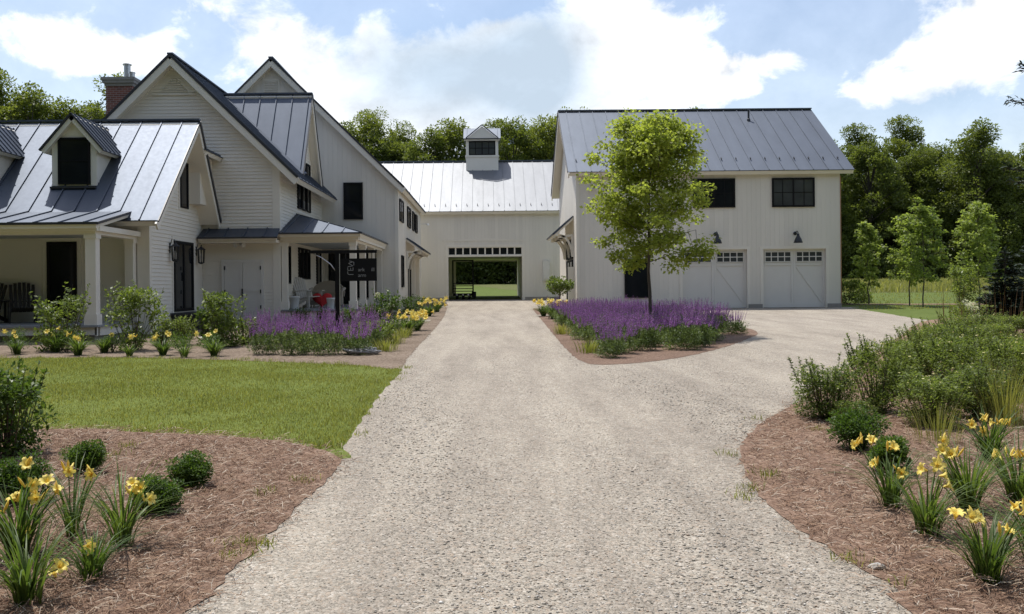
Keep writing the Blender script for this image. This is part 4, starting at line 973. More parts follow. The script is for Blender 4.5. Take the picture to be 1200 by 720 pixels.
for bx, by in [(-58 + k * 5.2, -24) for k in range(24)] + [(-56 + k * 8, -38) for k in range(16)] + [(-44, -16 + k * 6) for k in range(7)]: put_tree(bx + random.uniform(-1, 1), by + random.uniform(-2, 2), random.uniform(1.1, 1.3), label='unseen tree added to block low sky light', group='unseen trees added to block the sky')  # rows out of view, added to keep low sky light off the fronts
for x, y, s in ((71, 112, .5), (77, 112, .62)):
    put_tree(x, y, s, label='rounded lighter tree standing in front of the dark wood at the right', group='lighter trees at the meadow edge', pick=2)
def undergrowth(seed):
    rr = np.random.default_rng(seed); nb = NB()
    for k in range(26): clump(nb, (rr.uniform(-3.5, 3.5), rr.uniform(-1, 1), rr.uniform(.3, 5.2) * rr.uniform(.5, 1)), rr.uniform(.8, 1.5), 110, .40, .7, rr, .8)
    t = thing('undergrowth_bush', 'dark leafy bush at the foot of the woods', 'bush', group='bushes along the wood edge')
    nb.build('foliage', M['forest'], t)
    tb = NB()
    for k in range(6):
        x, y = rr.uniform(-3, 3), rr.uniform(-.6, .6); tb.add(*tube([(x, y, -.3), (x + rr.normal(0, .3), y, 1.6)], [.06, .03], 5))
    tb.build('stem', M['bark_dark'], t); return t
UB = [undergrowth(s) for s in (1, 2, 3)]
ub = [(x, 119 + random.uniform(-.6, .6), LB2) for x in np.arange(-12, 13, 4.2) for LB2 in ['dark leafy bush at the wood edge seen through the barn passage']] + \
     [(x, 139.5 + random.uniform(-.6, .6), 'dark leafy bush at the foot of the wood beyond the meadow') for x in np.arange(40, 98, 4.6)]
for k, (x, y, l) in enumerate(ub):
    if k < 3: o = UB[k]; o.location = (x, y, gz(y)); o['label'] = l
    else: o = copy_thing(UB[k % 3], (x, y, gz(y)), random.uniform(-.4, .4), (1.1, 1, random.uniform(.9, 1.5)), l)
    o['group'] = 'bushes seen through the passage' if 'passage' in l else 'bushes at the meadow wood'

# ---- planted trees ----------------------------------------------------------
def planted_tree(name, label, loc, h, r, clear, seed, leaf, n, m, trunk_r, group=None, nbr=30, spread=1.0, top=.55):
    rr = np.random.default_rng(seed); t = thing(name, label, 'tree', loc, 0, group); tb = NB(); lb = NB()
    P = [(rr.normal(0, .012) * i, rr.normal(0, .012) * i, -.1 + (h * .95 + .1) * i / 9) for i in range(10)]
    tb.add(*tube(P, np.linspace(trunk_r, .012, 10) ** 1.0, 9)); P = np.array(P)
    tips = []
    for k in range(nbr):
        f = clear + (.93 - clear) * (k / (nbr - 1)) ** .9; z = h * f; a = k * 2.399 + rr.normal(0, .25)
        g = (f - clear) / (1 - clear); env = r * (math.sin(PI * min(1, .30 + .66 * g)) ** .8) * rr.uniform(.80, 1.0)
        rise = rr.uniform(.35, .75) * env * (.6 + .8 * g)
        o = np.array([np.interp(z, P[:, 2], P[:, 0]), np.interp(z, P[:, 2], P[:, 1]), z]); d = np.array([math.cos(a), math.sin(a), 0])
        e = o + d * env + np.array([0, 0, rise]); mid = o + d * env * .5 + np.array([0, 0, rise * .62])
        tb.add(*tube([o, mid, e], [trunk_r * .32 * (1.1 - f), trunk_r * .2 * (1.1 - f), .004], 5))
        for j in range(5):
            q = .35 + .65 * j / 4; c = o + (mid - o) * min(1, q * 2) if q < .5 else mid + (e - mid) * (q - .5) * 2
            sd = rr.normal(0, .16, 3) * env * 1.1 + np.array([0, 0, rr.normal(0, .08)]); tips.append((c + sd, .16 + .14 * rr.random()))
            if j > 1: tb.add(*tube([c, c + sd], [.007, .003], 4))
    for k in range(int(10 * top)): tips.append((np.array([rr.normal(0, .07), rr.normal(0, .07), h * rr.uniform(.9, 1.0)]), .14))
    per = max(6, n // len(tips)); sc_ = r / 1.7
    for c, s in tips:
        s *= sc_ * 1.5 * spread; d = sph(per, rr); Pp = c + d * s * rr.uniform(.2, 1, (per, 1)) * np.array([1, 1, .62]); D = d * np.array([1, 1, .4]) + rr.normal(0, .5, (per, 3)) + np.array([0, 0, -.12])
        lb.add(*leaf_quads(Pp, D, leaf * rr.uniform(.65, 1.25, per), .85, rr, .3))
    tb.build('trunk', M['bark'], t, True); lb.build('crown', M[m], t); return t
tp = (3.97, 23.0, gz(23)); planted_tree('maple_tree', 'young maple with bright yellow green crown rising from the purple island bed', tp, 5.2, 1.42, .345, 51, .085, 27000, 'maple', .05, nbr=46, spread=1.18)
for px, py, h, r, sd, lab in ((1018, 357, 3.55, .58, 61, 'slender young tree nearest the garage corner on the mulch strip'),
                          (1066, 358.5, 3.85, .80, 62, 'leafy young tree in the middle of the mulch strip, left of its close neighbour'),
                          (1082, 360, 4.1, .88, 63, 'leafy young tree of the mulch strip, taller right one of the close pair'),
                          (1148, 364, 3.9, .85, 64, 'leafy young tree behind the small dark spruce')):
    g = G(px, py); planted_tree('young_tree', lab, g, h, r, .24, sd, .115, 3200, 'young', .03, 'young trees beside the field', 26, 1.0)

# ---- conifers ---------------------------------------------------------------
def conifer(name, label, loc, h, r, seed, m, per=10, skirt=.03, needle=.09, group=None):
    rr = np.random.default_rng(seed); t = thing(name, label, 'tree', loc, 0, group); tb = NB(); lb = NB()
    tb.add(*tube([(0, 0, -.1), (0, 0, h * .97)], [.03 * h, .006], 7)); z = h * skirt; k = 0
    while z < h * .97:
        f = 1 - z / h; n = int(4 + per * f)
        for i in range(n):
            a = rr.uniform(0, 2 * PI); L = r * f ** .85 * rr.uniform(.75, 1.1) + .04; d = np.array([math.cos(a), math.sin(a), 0]); o = np.array([0, 0, z + rr.normal(0, .03)])
            q = np.linspace(.12, 1, 7)[:, None]; C = o + d * L * q + np.array([0, 0, 1]) * (L * (.08 * q - .30 * q * (1 - f * .2) + .22 * q * q))
            tb.add(*tube(C, np.linspace(.012, .003, 7), 4))
            m_ = int(14 + 70 * L); b = rr.uniform(0.05, 1, m_); idx = np.clip((b * 6).astype(int), 0, 5); P = C[idx] + (C[idx + 1] - C[idx]) * ((b * 6) % 1)[:, None] if True else None
            side = np.cross(d, [0, 0, 1]); s = rr.choice([-1, 1], m_)[:, None] * rr.uniform(.3, 1, (m_, 1))
            D = d * rr.uniform(.5, 1, (m_, 1)) + side * s + np.array([0, 0, 1]) * rr.normal(.1, .3, (m_, 1))
            lb.add(*leaf_quads(P, D, needle * rr.uniform(.7, 1.6, m_) * (.6 + L * .5), .26, rr, .1))
        z += h * .045; k += 1
    for i in range(20):
        lb.add(*leaf_quads(np.array([[0, 0, h * rr.uniform(.88, .99)]]), np.array([[rr.normal(0, .5), rr.normal(0, .5), 1]]), needle, .25, rr, .1))
    tb.build('trunk', M['bark_dark'], t); lb.build('crown', M[m], t); return t
conifer('spruce_tree', 'small dark green spruce at the back of the right bed', (13.55, 24.6, gz(24.6)), 2.1, .82, 71, 'spruce', 15, needle=.12)
conifer('spruce_tree', 'pale blue green spruce partly outside the frame at the right edge', (15.75, 27.0, gz(27)), 2.9, .95, 72, 'bluespruce', 12, needle=.13)
# tall conifer whose trunk stands just outside the frame
t = thing('conifer_tree', 'tall conifer at the right edge of the photo with only branch tips in view', 'tree', (9.75, 14.0, gz(14))); rr = np.random.default_rng(73); tb = NB(); lb = NB()
tb.add(*tube([(0, 0, -.1), (0, 0, 7.4)], [.17, .03], 8))
for k in range(46):
    z = rr.uniform(1.4, 7.2); a = rr.uniform(0, 2 * PI); L = (1.75 - .18 * z) * rr.uniform(.7, 1.0)
    if k == 0: z, a, L = 3.0, PI, 2.02
    elif k == 1: z, a, L = 4.45, PI + .1, 1.92
    elif k == 2: z, a, L = 4.05, PI - .12, 1.86
    elif k == 3: z, a, L = 2.85, PI - .2, 1.8
    elif math.cos(a) < -.2: L = min(L, 1.25)
    d = np.array([math.cos(a), math.sin(a), 0]); q = np.linspace(.08, 1, 8)[:, None]; C = np.array([0, 0, z]) + d * L * q + np.array([0, 0, 1]) * L * (-.12 * q + .16 * q * q)
    tb.add(*tube(C, np.linspace(.03, .005, 8), 5)); m_ = 260; b = rr.uniform(.2, 1, m_); idx = np.clip((b * 7).astype(int), 0, 6); P = C[idx] + (C[idx + 1] - C[idx]) * ((b * 7) % 1)[:, None]
    side = np.cross(d, [0, 0, 1]); P = P + side * rr.normal(0, .1, (m_, 1)) * (1.1 - b[:, None]) + np.array([0, 0, 1]) * rr.normal(0, .03, (m_, 1))
    D = d * rr.uniform(.4, 1, (m_, 1)) + side * rr.normal(0, .7, (m_, 1)) + np.array([0, 0, 1]) * rr.normal(.15, .4, (m_, 1)); lb.add(*leaf_quads(P, D, .085 * rr.uniform(.7, 1.4, m_), .3, rr, .1))
tb.build('trunk', M['bark_dark'], t); lb.build('crown', M['spruce'], t)

# ---- shrubs -----------------------------------------------------------------
def shrub(name, label, loc, w, h, seed, m, n, leaf, wid=.5, nst=9, cl=26, group=None, flat=.8, base=.12, ball=False, bloom=None, cat='shrub'):
    rr = np.random.default_rng(seed); t = thing(name, label, cat, loc, 0, group); tb = NB(); lb = NB(); cs = []
    for k in range(cl):
        d = sph(1, rr)[0]; q = rr.uniform(.45, 1.12) if ball else rr.uniform(.3, 1.0)
        c = np.array([d[0] * w * .5 * q * .85, d[1] * w * .5 * q * .85, h * (base + (1 - base) * (.5 + .46 * d[2] * q))])
        if not ball:
            a_, zz = rr.uniform(0, 2 * PI), rr.uniform(.06, 1.0); q = math.sqrt(rr.random()) * w * .44 * (.72 + .5 * zz - .55 * zz ** 3); c = np.array([math.cos(a_) * q, math.sin(a_) * q, h * .94 * zz])
        cs.append(c); clump(lb, c, w * (.19 if ball else .15) * rr.uniform(.8, 1.2), n // cl, leaf, wid, rr, .8, .35)
    for k in range(nst):
        c = cs[rr.integers(0, cl)]; a = rr.uniform(0, 2 * PI); tb.add(*tube([(math.cos(a) * .05 * w, math.sin(a) * .05 * w, -.03), tuple(c * np.array([.5, .5, .55])), tuple(c)], [.012, .008, .003], 5))
    if not ball:                                             # upright new shoots breaking the outline
        for k in range(22):
            a = rr.uniform(0, 2 * PI); q = w * .42 * math.sqrt(rr.random()); b = np.array([math.cos(a) * q, math.sin(a) * q, h * rr.uniform(.45, .75)]); e = b + np.array([math.cos(a) * w * .12, math.sin(a) * w * .12, h * rr.uniform(.28, .5)])
            tb.add(*tube([b * np.array([.6, .6, .3]), b, e], [.006, .004, .002], 4)); mm = max(12, n // 110); f = rr.uniform(0, 1, (mm, 1)); D = sph(mm, rr) * np.array([1, 1, .5]) + np.array([0, 0, .7])
            lb.add(*leaf_quads(b + (e - b) * f, D, leaf * rr.uniform(.7, 1.2, mm), wid, rr, .2))
    tb.build('stem', M['twig'], t); lb.build('foliage', M[m], t)
    if bloom:
        bm_, nbm, bs_ = bloom; bb = NB()
        for k in range(nbm):
            c = cs[rr.integers(0, cl)]; d = sph(1, rr)[0]; d[2] = abs(d[2]); p = c + d * w * .16
            if bs_ > .05:
                clump(bb, p + np.array([0, 0, .03]), bs_, 60, bs_ * .55, .9, rr, 1.1, .2)
            else:
                dd = sph(5, rr); dd[:, 2] = abs(dd[:, 2]); bb.add(*leaf_quads(np.repeat(p[None], 5, 0), dd, bs_, .9, rr, .1))
        bb.build('blossom', M[bm_], t)
    return t
def gp(px, py): return G(px, py)
# house bed shrubs, left to right
for px, py, w, h, sd, m, n, lf, lab in (
    (70, 411, 1.25, 1.22, 81, 'shrub_light', 1500, .085, 'loose light green shrub before the porch column at far left'),
    (158, 411, 1.25, 1.28, 82, 'shrub_light', 1900, .08, 'tall light green shrub at the porch corner'),
    (262, 407, 1.05, 1.15, 83, 'shrub_light', 1700, .085, 'tall light green shrub in front of the white shed doors'),
    (214, 405, .72, .62, 84, 'potentilla', 1300, .05, 'low olive green shrub in front of the dark stoop'),
    (190, 405, .5, .55, 85, 'shrub_light', 600, .06, 'small pale shrub between porch corner shrub and dark stoop'),
    (244, 405, .55, .8, 86, 'shrub_dark', 700, .07, 'dark green shrub just left of the shed door shrub'),
    (288, 404, .6, .55, 87, 'shrub_light', 800, .06, 'yellow green low shrub at the end of the left purple row')):
    shrub('garden_shrub', lab, gp(px, py), w, h, sd, m, n, lf, .55)
for px, w, sd, lab in ((18, .62, 91, 'dark round boxwood at the left edge before the porch'), (78, .62, 92, 'round boxwood below the loose shrub and the porch column'), (132, .48, 93, 'small round boxwood just left of the porch corner shrub'),
                       (213, .5, 94, 'small round boxwood in front of the olive shrub'), (248, .5, 95, 'small round boxwood in front of the shed door shrub')):
    shrub('boxwood', lab, gp(px, 413.5), w, w * .78, sd, 'box', 1100, .03, .6, 5, 34, 'round boxwoods in the house bed', ball=True)
shrub('hydrangea_shrub', 'hydrangea with cream flower heads beside the side porch corner', gp(452, 383), .85, .95, 101, 'shrub', 1100, .085, .6, bloom=('bloom_white', 9, .085))
for px, py, w, sd, lab in ((432, 384, .7, 102, 'dark shrub left of the cream hydrangea below the porch'),):
    shrub('garden_shrub', lab, gp(px, py), w, .6, sd, 'shrub_dark', 900, .07)
for px, py, sd, lab in ((352, 381.5, 103, 'dark green shrub against the porch skirt under the left planter'), (377, 381.5, 104, 'tiny dark shrub against the porch skirt left of the sign post'), (408, 381.5, 105, 'dark green shrub against the porch skirt right of the sign post')):
    shrub('garden_shrub', lab, gp(px, py), .62 if sd != 104 else .36, .46, sd, 'shrub_dark', 700, .06)
shrub('garden_shrub', 'wide dark low shrub before the canopied side door', gp(481, 369), 1.3, .62, 106, 'shrub_dark', 1500, .07)
shrub('ground_cover_plant', 'low yellow green plant at the right end of the left purple row', gp(441, 404), .9, .5, 107, 'shrub_light', 1300, .06)
shrub('ground_cover_plant', 'low leafy plant edging the gravel beside the house bed', gp(462, 391), .9, .42, 108, 'shrub', 1200, .06)
shrub('ground_cover_plant', 'fresh green tuft between the left purple clumps', gp(358, 413), .4, .28, 109, 'shrub_light', 400, .05)
# lower left bed
shrub('large_shrub', 'large leafy shrub cut off by the left edge of the photo', gp(8, 536), .80, .76, 111, 'shrub', 3200, .055, .5, 14, 46, base=.04)
for px, py, w, sd, lab in ((100, 556, .31, 112, 'round boxwood nearest the lawn in the left bed'), (186, 603, .30, 113, 'round boxwood behind the three bloom daylily'), (224, 572, .30, 114, 'round boxwood farthest right in the left bed')):
    shrub('boxwood', lab, gp(px, py), w, w * .80, sd, 'box', 7000, .021, .55, 8, 60, 'boxwoods in the near left bed', ball=True)
shrub('boxwood', 'dark low boxwood behind the big daylily at the left edge', gp(22, 590), .38, .32, 115, 'box', 6000, .024, .55, 8, 50, ball=True)
# right bed
for px, py, w, h, sd, lab in ((1006, 528, .46, .34, 121, 'rounded bright green shrub at the tip of the daylilies in the right bed'), (1042, 555, .32, .27, 122, 'small bright green shrub just behind the nearest right daylily')):
    shrub('boxwood', lab, gp(px, py), w, h, sd, 'box', 5200, .028, .5, 8, 50, ball=True)
pot = [(968, 492, .75, .78), (1028, 484, .72, .95), (1000, 500, .5, .35), (1075, 452, .9, .85), (1095, 500, .8, .7), (1110, 470, .8, .95), (1140, 452, .9, .9), (1075, 425, .8, .8), (1150, 492, .8, .75),
       (1180, 470, .8, .95), (1100, 420, .9, .8), (1130, 425, .9, .9), (1190, 440, .9, .8), (1160, 420, .9, .8), (1058, 435, .6, .6), (1048, 462, .55, .6), (1118, 400, .9, .75), (1185, 405, .9, .8), (1158, 396, .9, .7)]
P0 = [shrub('potentilla_shrub', 'x', (0, 0, 0), .8, .85, 130 + i, 'potentilla', 6800, .036, .46, 14, 64, bloom=('petal_pale', 60, .018), base=.02) for i in range(4)]
LAB = ['twiggy olive shrub with tiny pale flowers nearest the gravel edge', 'tall twiggy shrub with tiny pale flowers second from the gravel edge']
for k, (px, py, w, h) in enumerate(pot):
    lab = LAB[k] if k < 2 else 'twiggy olive shrub with tiny pale flowers massed in the right bed'
    s = (w / .8, w / .8, h / .85 * (.74 if k != 1 else .8))
    if k < 4: o = P0[k]; o.location = G(px, py); o.scale = s; o['label'] = lab
    else: o = copy_thing(P0[k % 4], G(px, py), k * 1.3, s, lab)
    o['group'] = 'flowering shrubs in the right bed'
shrub('cream_shrub', 'pale cream variegated shrub at the foot of the small spruce', gp(1134, 387), .95, .65, 141, 'shrub_light', 1000, .07, bloom=('bloom_white', 14, .07))
for px, py, w, h, sd, lab in ((993, 357, 1.4, 1.05, 142, 'yellow green bushy shrub against the garage corner'), (1010, 355, 1.2, .9, 143, 'yellow green bushy shrub right of the garage corner bush'), (1128, 372, 1.0, 1.7, 144, 'light green sapling bush left of the small spruce')):
    shrub('garden_shrub', lab, gp(px, py), w, h, sd, 'shrub_light', 1300, .10)
# topiary standard by the garage door
def standard():
    g = G(656, 364); rr = np.random.default_rng(151); t = thing('standard_tree', 'small ball headed standard hydrangea tree beside the garage side door', 'tree', g); tb = NB(); lb = NB()
    tb.add(*tube([(0, 0, -.05), (.01, 0, .7), (0, .01, 1.0)], [.035, .03, .02], 7))
    for k in range(30):
        d = sph(1, rr)[0]; c = np.array([d[0] * .42, d[1] * .42, 1.02 + d[2] * .26]); clump(lb, c, .17, 60, .09, .6, rr, .8, .3)
        tb.add(*tube([(0, 0, .8), tuple(c)], [.012, .004], 4))
    tb.build('trunk', M['bark'], t); lb.build('crown', M['shrub_light'], t)
standard()

# ---- salvia -----------------------------------------------------------------
def salvia(seed, w=.8, h=.46, ns=44):
    rr = np.random.default_rng(seed); t = thing('salvia_plant', 'x', 'plant'); lb = NB(); sb = NB(); tb = NB()
    for k in range(58):
        a = rr.uniform(0, 2 * PI); q = w * .5 * math.sqrt(rr.random()) * .9; z = rr.uniform(.05, 1) * h * (1 - .3 * (q / (w * .5)) ** 2)
        clump(lb, (math.cos(a) * q, math.sin(a) * q, z), .1, 36, .055, .36, rr, .9, .5)
    for k in range(ns):
        a = rr.uniform(0, 2 * PI); q = w * .5 * math.sqrt(rr.random()); b = np.array([math.cos(a) * q * .7, math.sin(a) * q * .7, h * .55]); ln = rr.uniform(.8, 1.15)
        tip = np.array([math.cos(a) * q * 1.12, math.sin(a) * q * 1.12, (h + .30) * ln]) + np.array([rr.normal(0, .03), rr.normal(0, .03), 0])
        tb.add(*tube([b, tip], [.004, .002], 4)); m_ = 46; f = rr.uniform(.40, 1, m_)[:, None]; P = b + (tip - b) * f
        D = sph(m_, rr) * np.array([1, 1, .5]) + np.array([0, 0, .5]); sb.add(*leaf_quads(P, D, .028 * (1.45 - f[:, 0]) * rr.uniform(.8, 1.3, m_), .6, rr, .1))
    lb.build('foliage', M['salvia'], t); tb.build('stem', M['stem'], t); sb.build('flower_spike', M['spike'], t); return t
SV = [salvia(160 + i) for i in range(4)]; sv = [0]
def put_salvia(x, y, s, label, group):
    i = sv[0] % 4; loc = (x, y, gz(y) + .01); ss = (s, s, s * random.uniform(.92, 1.1))
    if sv[0] < 4: o = SV[i]; o.location = loc; o.scale = ss; o['label'] = label; o['group'] = group
    else: o = copy_thing(SV[i], loc, random.uniform(0, 6.28), ss, label, group)
    sv[0] += 1; return o
random.seed(3)
isl = [(x, y) for y in np.arange(17.2, 34.2, .76) for x in np.arange(1.5, 7.2, .78)]
for x, y in isl:
    x += random.uniform(-.1, .1) + (.36 if int(y / .76) % 2 else 0); y += random.uniform(-.1, .1)
    if all(inside(ISL, np.array([x + a]), np.array([y + b]))[0] for a, b in ((-.55, 0), (.5, 0), (0, -.55), (.4, -.4), (-.45, -.4))) and abs(x - 3.97) + abs(y - 23) > .35:
        if random.random() > .08: put_salvia(x, y, random.uniform(.74, .98) * (1 if y < 30 else .85), 'purple salvia clump in the island bed round the young maple', 'purple salvias of the island bed')
for r_, (py, xs) in enumerate(((416, (308, 344, 384, 419)), (409, (322, 362, 400, 432)), (402, (300, 338, 376, 412, 443)), (396, (318, 352, 390, 424)))):
    for px in xs:
        g = G(px, py); put_salvia(g.x, g.y, random.uniform(.74, .92), 'purple salvia clump in the row before the side porch', 'purple salvias before the side porch')

# ---- daylilies --------------------------------------------------------------
def arching(nb, n, L, w, rr, spread=.14, out=.8, segs=5):
    for k in range(n):
        a = rr.uniform(0, 2 * PI); d = np.array([math.cos(a), math.sin(a), 0]); b = d * rr.uniform(0, spread) * .4 + rr.normal(0, .015, 3) * np.array([1, 1, 0]); ll = L * rr.uniform(.6, 1.15); o = out * rr.uniform(.35, 1.25)
        t = np.linspace(0, 1, segs + 1); hor = ll * o * (t ** 1.6); ver = ll * (t * 1.02 - .55 * o * t ** 2.6)
        C = b + d * hor[:, None] + np.array([0, 0, 1]) * ver[:, None]; s = np.cross(d, [0, 0, 1.0]); tw = rr.normal(0, .25); s = s + d * tw
        wd = w * rr.uniform(.7, 1.2) * np.array([.75, 1, .95, .8, .5, .06])[:segs + 1]
        V = np.stack([C - s * wd[:, None], C + np.array([0, 0, -.25]) * wd[:, None], C + s * wd[:, None]], 1).reshape(-1, 3)
        F = [(i * 3 + j, i * 3 + j + 1, i * 3 + j + 4, i * 3 + j + 3) for i in range(segs) for j in (0, 1)]; nb.add(V, F)
def lily_flower(p, d, size, rr):
    nb = NB(); d = unit(np.asarray(d, float)); ref = np.array([0, 0, 1.0]) if abs(d[2]) < .9 else np.array([1.0, 0, 0]); u = unit(np.cross(d, ref)); v = np.cross(d, u)
    for k in range(6):
        a = k * PI / 3 + rr.normal(0, .06); e = u * math.cos(a) + v * math.sin(a); s = unit(np.cross(d, e)); big = 1.0 if k % 2 else .78
        t = np.array([0, .3, .6, .85, 1.0]); ax = np.array([0, .38, .66, .72, .60]) * size; ra = np.array([.04, .14, .36, .62, .74]) * size * rr.uniform(.9, 1.1); wd = np.array([.04, .13, .24, .19, .02]) * size * big
        C = p + d * ax[:, None] + e * ra[:, None]; nrm = (e * .6 - d) * .0
        V = np.stack([C - s * wd[:, None] + d * wd[:, None] * .25, C, C + s * wd[:, None] + d * wd[:, None] * .25], 1).reshape(-1, 3)
        nb.add(V, [(i * 3 + j, i * 3 + j + 1, i * 3 + j + 4, i * 3 + j + 3) for i in range(4) for j in (0, 1)])
    for k in range(5):
        e = p + d * size * .62 + (u * rr.normal(0, .1) + v * rr.normal(0, .1)) * size; nb.add(*tube([p + d * size * .1, e], [.0012, .0018], 4))
    return nb
def daylily(label, loc, nleaf, L, flowers, seed, group=None, w=.0056, fsize=.057, buds=3, h=.6):
    """flowers: offsets (dx, dy, dz) of blooms above the base"""
    rr = np.random.default_rng(seed); t = thing('daylily', label, 'flower', loc, 0, group); nb = NB(); arching(nb, int(nleaf * 1.25), L * 1.15, w, rr); nb.build('foliage', M['daylily'], t)
    for f in flowers:
        f = np.array(f, float); st = NB(); b = f * np.array([.15, .15, 0]); top = f - np.array([0, 0, .03]); st.add(*tube([b, b * .5 + top * .5 + np.array([0, 0, .06]), top], [.005, .004, .003], 5)); s = st.build('flower_stem', M['stem'], t)
        d = np.array([rr.normal(0, .8), -.55 + rr.normal(0, .4), .45 + rr.normal(0, .3)]); lily_flower(top, d, fsize * rr.uniform(.9, 1.15), rr).build('flower', M['petal'], s, True)
        for k in range(rr.integers(0, buds + 1)):
            e = np.array([rr.normal(0, .5), rr.normal(0, .4), 1]); q = top + np.array([rr.normal(0, .015), rr.normal(0, .015), -.01]); bb = NB(); bb.add(*tube([q, q + unit(e) * .03, q + unit(e) * .06, q + unit(e) * .078], [.003, .008, .007, .001], 6)); bb.build('bud', M['petal'], s, True)
    return t
def off(base, px, py, dy=0.0):
    """offset from a clump's base of a bloom seen at a place of the photo, at the clump's own distance (plus dy)"""
    u, v = un(px, py); Y = base.y + dy; return (u * Y / FOC - base.x, dy, EYE - v * Y / FOC - base.z)
near = [(( 22, 655), 95, .55, [(33, 541), (35, 563), (57, 562), (65, 572), (45, 578), (20, 582), (2, 593), (27, 618)], 'big daylily with many yellow blooms at the left edge'),
        (( 84, 632), 34, .50, [(110, 550), (80, 545)], 'tall upright daylily with one drooping bloom behind the low daylily'),
        ((143, 642), 60, .50, [(157, 563), (167, 568), (172, 580), (160, 573)], 'daylily with a tight cluster of blooms, farthest right in the left bed'),
        ((106, 682), 60, .32, [(97, 634)], 'low daylily with a single yellow bloom in the left bed'),
        (( 32, 708), 80, .42, [(68, 660), (66, 670), (28, 704)], 'daylily in the near left corner with two low blooms'),
        ((1045, 596), 75, .40, [(1006, 516), (1020, 514), (1027, 541), (1058, 550), (1043, 522)], 'daylily leaning over the bright green shrub in the right bed'),
        ((1086, 628), 60, .40, [(1087, 546), (1097, 540), (1105, 565), (1100, 552)], 'daylily with four blooms in the middle of the right bed'),
        ((1135, 600), 100, .50, [(1117, 528), (1106, 524), (1103, 512), (1128, 640)], 'dense tall daylily behind the four bloom one in the right bed'),
        ((1157, 685), 75, .38, [(1119, 602), (1136, 600), (1140, 605), (1180, 621), (1194, 596)], 'nearest daylily in the right corner with blooms on both sides'),
        ((1192, 590), 85, .50, [(1184, 529), (1197, 530), (1163, 531), (1205, 560)], 'daylily cut off by the right edge of the photo'),
        ((1160, 540), 70, .46, [(1178, 494), (1167, 492), (1150, 503), (1137, 495), (1148, 488)], 'daylily at the back of the right bed beside tall grasses'),
        ((1215, 660), 70, .45, [(1196, 592)], 'daylily with leaves reaching in from the right edge')]
for i, ((bx, by), n, L, fl, lab) in enumerate(near):
    b = G(bx, by); rr = np.random.default_rng(300 + i)
    daylily(lab, b, n, L, [off(b, x, y, rr.uniform(-.08, .08)) for x, y in fl if y < by - 15], 200 + i)
def small_lily(seed, nf):
    rr = np.random.default_rng(seed); return [(rr.normal(0, .14), rr.normal(0, .12), rr.uniform(.36, .50)) for _ in range(nf)]
for k, (px, py, nf, lab) in enumerate(((20, 416, 3, 'small daylily at the far left end of the house bed'), (66, 413.5, 4, 'daylily with yellow blooms left of the porch column boxwood'), (92, 417, 4, 'daylily with yellow blooms right below the porch column'),
    (122, 414, 1, 'nearly bloomless daylily beside the small porch corner boxwood'), (151, 418, 2, 'small daylily at the foot of the porch corner shrub'), (191, 417, 3, 'daylily left of the olive shrub'), (216, 419.5, 2, 'thin daylily in front of the stoop shrub'), (251, 418, 2, 'daylily left of the first purple clump'))):
    daylily(lab, G(px, py), (60, 110, 85, 95, 40, 75, 34, 80)[k], (.38, .46, .40, .36, .30, .42, .34, .38)[k], small_lily(400 + k, nf), 420 + k, 'daylilies in the house bed', .010, .085, 1)
for k, (px, py, nf, lab) in enumerate(((478, 393, 14, 'yellow daylily mass right of the cream hydrangea'), (489, 388, 12, 'yellow daylily mass nearest the gravel beside the house'), (503, 371, 14, 'yellow daylily mass by the canopied door'), (512, 366, 12, 'yellow daylily mass close to the barn end of the house bed'),
    (637, 371, 12, 'yellow daylily mass at the tip of the island bed'), (648, 374, 12, 'yellow daylily mass below the ball headed standard tree'))):
    rr = np.random.default_rng(440 + k); fl = [(rr.normal(0, .3), rr.normal(0, .25), rr.uniform(.42, .62)) for _ in range(nf)]
    daylily(lab, G(px, py), 110, .45, fl, 460 + k, 'daylilies along the far drive', .016, .11, 1)
# grasses and dry stalks of the right bed
def grass_clump(name, label, loc, n, h, seed, m, wd=.004, out=.25, spread=.25, group=None):
    rr = np.random.default_rng(seed); t = thing(name, label, 'grass', loc, 0, group); nb = NB(); arching(nb, n, h, wd, rr, spread, out); nb.build('foliage', M[m], t); return t
for k, (px, py, lab) in enumerate(((1098, 520, 'upright tuft of fine grass between the daylilies and flowering shrubs'), (1180, 500, 'tall fine grass clump at the right edge of the bed'), (1160, 480, 'tall fine grass clump left of the edge clump'), (1195, 465, 'tall grass clump rising behind at the right edge'))):
    grass_clump('ornamental_grass', lab, G(px, py), 260 if k else 120, .62 if k else .42, 500 + k, 'grass', .0021, .35, .6, 'fine grasses in the right bed')
for k, (px, py) in enumerate(((1108, 395), (1128, 392), (1168, 392), (1185, 396))):
    grass_clump('dry_stalks', ('reddish dry stalk tuft left of the cream shrub', 'reddish dry stalks in front of the cream shrub', 'dry stalks in front of the small spruce', 'dry stalks right of the small spruce')[k], G(px, py), 16, 1.15, 510 + k, 'straw', .005, .12, .8, 'dry stalks at the back of the right bed')
for k, (px, py, lab) in enumerate(((452, 412, 'grassy edging tuft near the hose coil'), (462, 403, 'grassy edging tuft halfway along the house bed'), (472, 396, 'grassy edging tuft beside the yellow daylilies'), (660, 392, 'grassy edging tuft on the left side of the island bed'), (690, 414, 'grassy edging tuft at the near tip of the island bed'))):
    grass_clump('edging_grass', lab, G(px, py), 140, .32, 520 + k, 'grass', .006, .5, .7, 'grass tufts edging the beds')

